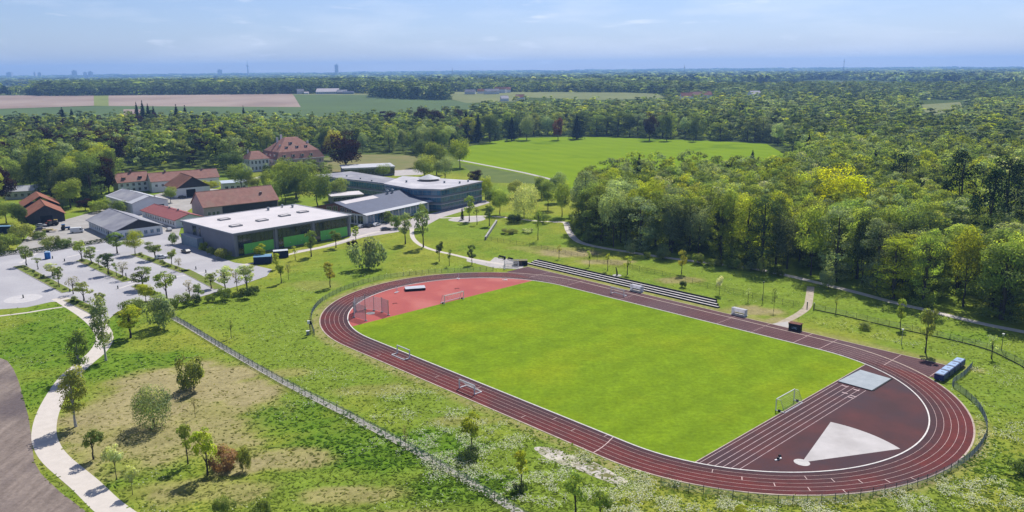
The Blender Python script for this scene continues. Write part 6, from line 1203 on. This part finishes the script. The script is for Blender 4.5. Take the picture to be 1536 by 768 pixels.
# endless woods towards the horizon: clumps grow with distance
r = np.random.default_rng(5); dcur = 2300.0
FIELDS = [[gp(*p) for p in q] for q in ([(-80, 144), (436, 139.6), (437, 137.2), (560, 137), (770, 137), (985, 140), (985, 148), (700, 160), (-80, 192)], [(-80, 127), (55, 130), (55, 142), (-80, 142)], [(1382, 157), (1440, 153), (1445, 163), (1402, 172)])]
while dcur < 13500:
    s_ = dcur * .0125 + 6; n = int(dcur * 1.35 / s_); a = (np.arange(n) + r.uniform(-.4, .4, n)) / n * 1.42 - .70
    x, y = dcur * np.sin(a) + r.normal(0, s_ * .2, n), dcur * np.cos(a) + r.normal(0, s_ * .2, n); ok = np.ones(n, bool)
    for q in FIELDS: ok &= ~inpoly(x, y, q)
    clear = fbm(x * .0011 + 40, y * .0005, 3) > .655; ok &= ~clear
    for xx, yy in zip(x[ok], y[ok]): STUFF.append((xx, yy, r.uniform(15, 27) * (1 + .25 * (fbm(np.array([xx * .0006]), np.array([yy * .0006]))[0] - .5)), s_ * r.uniform(.55, .85), ['mid', 'dark', 'grey_green', 'conifer', 'dark', 'dark'][r.integers(6)], 'far'))
    dcur += s_ * .85
# ---- woodland as one mass with fewer leaves the farther a tree stands
S = np.array([(a, b, c_, d_) for a, b, c_, d_, _, _ in STUFF]); dist = np.hypot(S[:, 0], S[:, 1]); tint = np.array([TINT[t_] for *_, t_, _ in STUFF]); kinds_ = np.array([k for *_, k in STUFF])
bands = [(0, 420, 2400, .60), (420, 620, 900, .88), (620, 900, 300, 1.45), (900, 1400, 150, 2.1), (1400, 2300, 70, 3.0), (2300, 4500, 34, .0), (4500, 20000, 18, .0)]
allV, allC = [], []
for bi, (d0, d1, nq, lf) in enumerate(bands):
    for kd in ('forest', 'broad', 'far'):
        for var in range(4):
            sel = np.where((dist >= d0) & (dist < d1) & (kinds_ == kd) & (np.arange(len(S)) % 4 == var))[0]
            if not len(sel): continue
            base = 'round' if kd == 'far' else kd; H0, R0 = (20, 20) if kd == 'far' else (24, 5.5)
            leafsz = lf if lf and kd != 'far' else H0 * .62 * (1 if nq > 20 else 1.25)
            V, C, _ = crown(base, H0, R0, nq, leafsz, 900 + bi * 10 + var, 16 if nq > 400 else 8, .5 if bi < 1 else .28)
            sc = np.stack([S[sel, 3] / R0, S[sel, 3] / R0, S[sel, 2] / H0], 1); an = rng.random(len(sel)) * 6.28; ca, sa = np.cos(an), np.sin(an)
            VV = np.empty((len(sel),) + V.shape, np.float32); VV[..., 0] = (V[None, ..., 0] * ca[:, None, None] - V[None, ..., 1] * sa[:, None, None]) * sc[:, 0, None, None] + S[sel, 0, None, None]
            VV[..., 1] = (V[None, ..., 0] * sa[:, None, None] + V[None, ..., 1] * ca[:, None, None]) * sc[:, 1, None, None] + S[sel, 1, None, None]
            VV[..., 2] = V[None, ..., 2] * sc[:, 2, None, None] + plateau(S[sel, 0], S[sel, 1])[:, None, None]
            tv = tint[sel] * (.64 + .84 * (fbm(S[sel, 0] * .012, S[sel, 1] * .012, 3) - .15) + rng.normal(0, .17, len(sel))).clip(.3, 1.6)[:, None]; CC = C[None] * tv[:, None, :]
            allV.append(VV.reshape(-1, 4, 3)); allC.append(CC.reshape(-1, 3).clip(.003, .5).astype(np.float32))
VV, CC = np.concatenate(allV), np.concatenate(allC); print('woodland quads', len(VV), 'trees', len(S))
props(link(bpy.data.objects.new('woodland', quads_mesh('woodland', VV, CC, [LEAF]))), kind='stuff'); del allV, allC, VV, CC

# ---- meadow: grass tufts, weeds and white flowers as loose cover
def open_meadow(x, y):
    ok = track_r(x, y) > 44.6; X, Y = loc_track(x, y); ok &= ~((np.abs(X) < 74) & (Y > 36) & (Y < 53.5) & (X < 72)); ok &= ~((np.abs(X) < 45) & (np.abs(Y) < 44))
    for q in (plow, carpark, yard, plaza, SPORTS, R_poly): ok &= ~inpoly(x, y, q)
    for ln, d_ in ((main_path, 2.5), (wood_path, 1.5), (gate_path, 1.3), (hall_walk, 1.5), (school_path, 1.4), (side_path, 1.2), (thin1, .8)): ok &= dist_line(x, y, ln) > d_
    return ok
def seen(n, r, u0=-60, u1=1600, v0=345, v1=800):
    u, v = r.uniform(u0, u1, n), r.uniform(0, 1, n) ** .8 * (v1 - v0) + v0; x, y = np.empty(n), np.empty(n)
    xx = (u - 768) / F; yy = (384 - v) / F; xx, yy = c * xx - s * yy, s * xx + c * yy; tt = HC / -(-sp + yy * cp); return xx * tt, (cp + yy * sp) * tt
c, s = math.cos(ROLL), math.sin(ROLL); cp, sp = math.cos(PITCH), math.sin(PITCH)
r = np.random.default_rng(42); x, y = seen(70000, r); ok = open_meadow(x, y) & (r.random(len(x)) < .25 + fbm(x * .15, y * .15)); x, y = x[ok], y[ok]
lu, dr = field_amount(LUSH, x, y), field_amount(DRY, x, y); keep = r.random(len(x)) > dr * .75; x, y, lu, dr = x[keep], y[keep], lu[keep], dr[keep]
n = len(x); hgt = (.06 + .09 * r.random(n) + .16 * lu * r.random(n)); wd = .22 + .35 * r.random(n) + .25 * lu; a = r.random(n) * 6.28
dx, dy = np.cos(a) * wd * .5, np.sin(a) * wd * .5; lean = r.normal(0, .42, (n, 2)); z = np.full(n, .0)
V = np.stack([np.stack([x - dx, y - dy, z], 1), np.stack([x + dx, y + dy, z], 1), np.stack([x + dx * .7 + lean[:, 0], y + dy * .7 + lean[:, 1], hgt * r.uniform(.6, 1, n)], 1), np.stack([x - dx * .7 + lean[:, 0], y - dy * .7 + lean[:, 1], hgt], 1)], 1)
C = np.array((.16, .22, .034)) * (1 - lu[:, None]) + np.array((.095, .18, .022)) * lu[:, None]; C = C * (1 - dr[:, None]) + np.array((.26, .24, .09)) * dr[:, None]; C = C * r.uniform(.6, 1.45, n)[:, None]
props(link(bpy.data.objects.new('meadow_grass', quads_mesh('meadow_grass', V, C, [GRASS]))), kind='stuff')
x, y = seen(480000, r, v0=385); ok = open_meadow(x, y); x, y = x[ok], y[ok]
fl = field_amount(FLOW, x, y, 1.0); cl = np.clip((fbm(x * .33 + 5, y * .33, 4) - .47) * 6, 0, 1); bgf = np.clip((fbm(x * .06, y * .06) - .42) * 2.2, 0, 1) * .26 * (field_amount(DRY, x, y) < .3)
ok = r.random(len(x)) < np.clip(fl * cl * 1.0 + bgf * cl, 0, 1); x, y = x[ok], y[ok]; n = len(x)
P = np.stack([x, y, .28 + .3 * r.random(n)], 1); V = leaf_quads(P, np.array((0, 0, 1)) + .6 * rnd_dirs(n, r), .20, r, .85); C = np.array((.74, .75, .64)) * r.uniform(.6, 1.1, n)[:, None]
props(link(bpy.data.objects.new('meadow_flowers', quads_mesh('meadow_flowers', V, C, [GRASS]))), kind='stuff'); print('tufts/flowers', len(x))

# ================================================================== AIR
hz = bpy.data.materials.new('haze'); hz.use_nodes = True; t = hz.node_tree; t.nodes.clear(); pv = N(t, 'ShaderNodeVolumePrincipled'); ho = N(t, 'ShaderNodeOutputMaterial'); t.links.new(pv.outputs[0], ho.inputs['Volume'])
pv.inputs['Color'].default_value = (.30, .55, 1.0, 1); pv.inputs['Density'].default_value = 1.05e-4; pv.inputs['Anisotropy'].default_value = .15
mb = MB(); mb.box((-12500, -3500, -1.2), (12500, 15500, 245)); o = props(mb.build('haze', hz), kind='stuff')
hz.cycles.homogeneous_volume = True
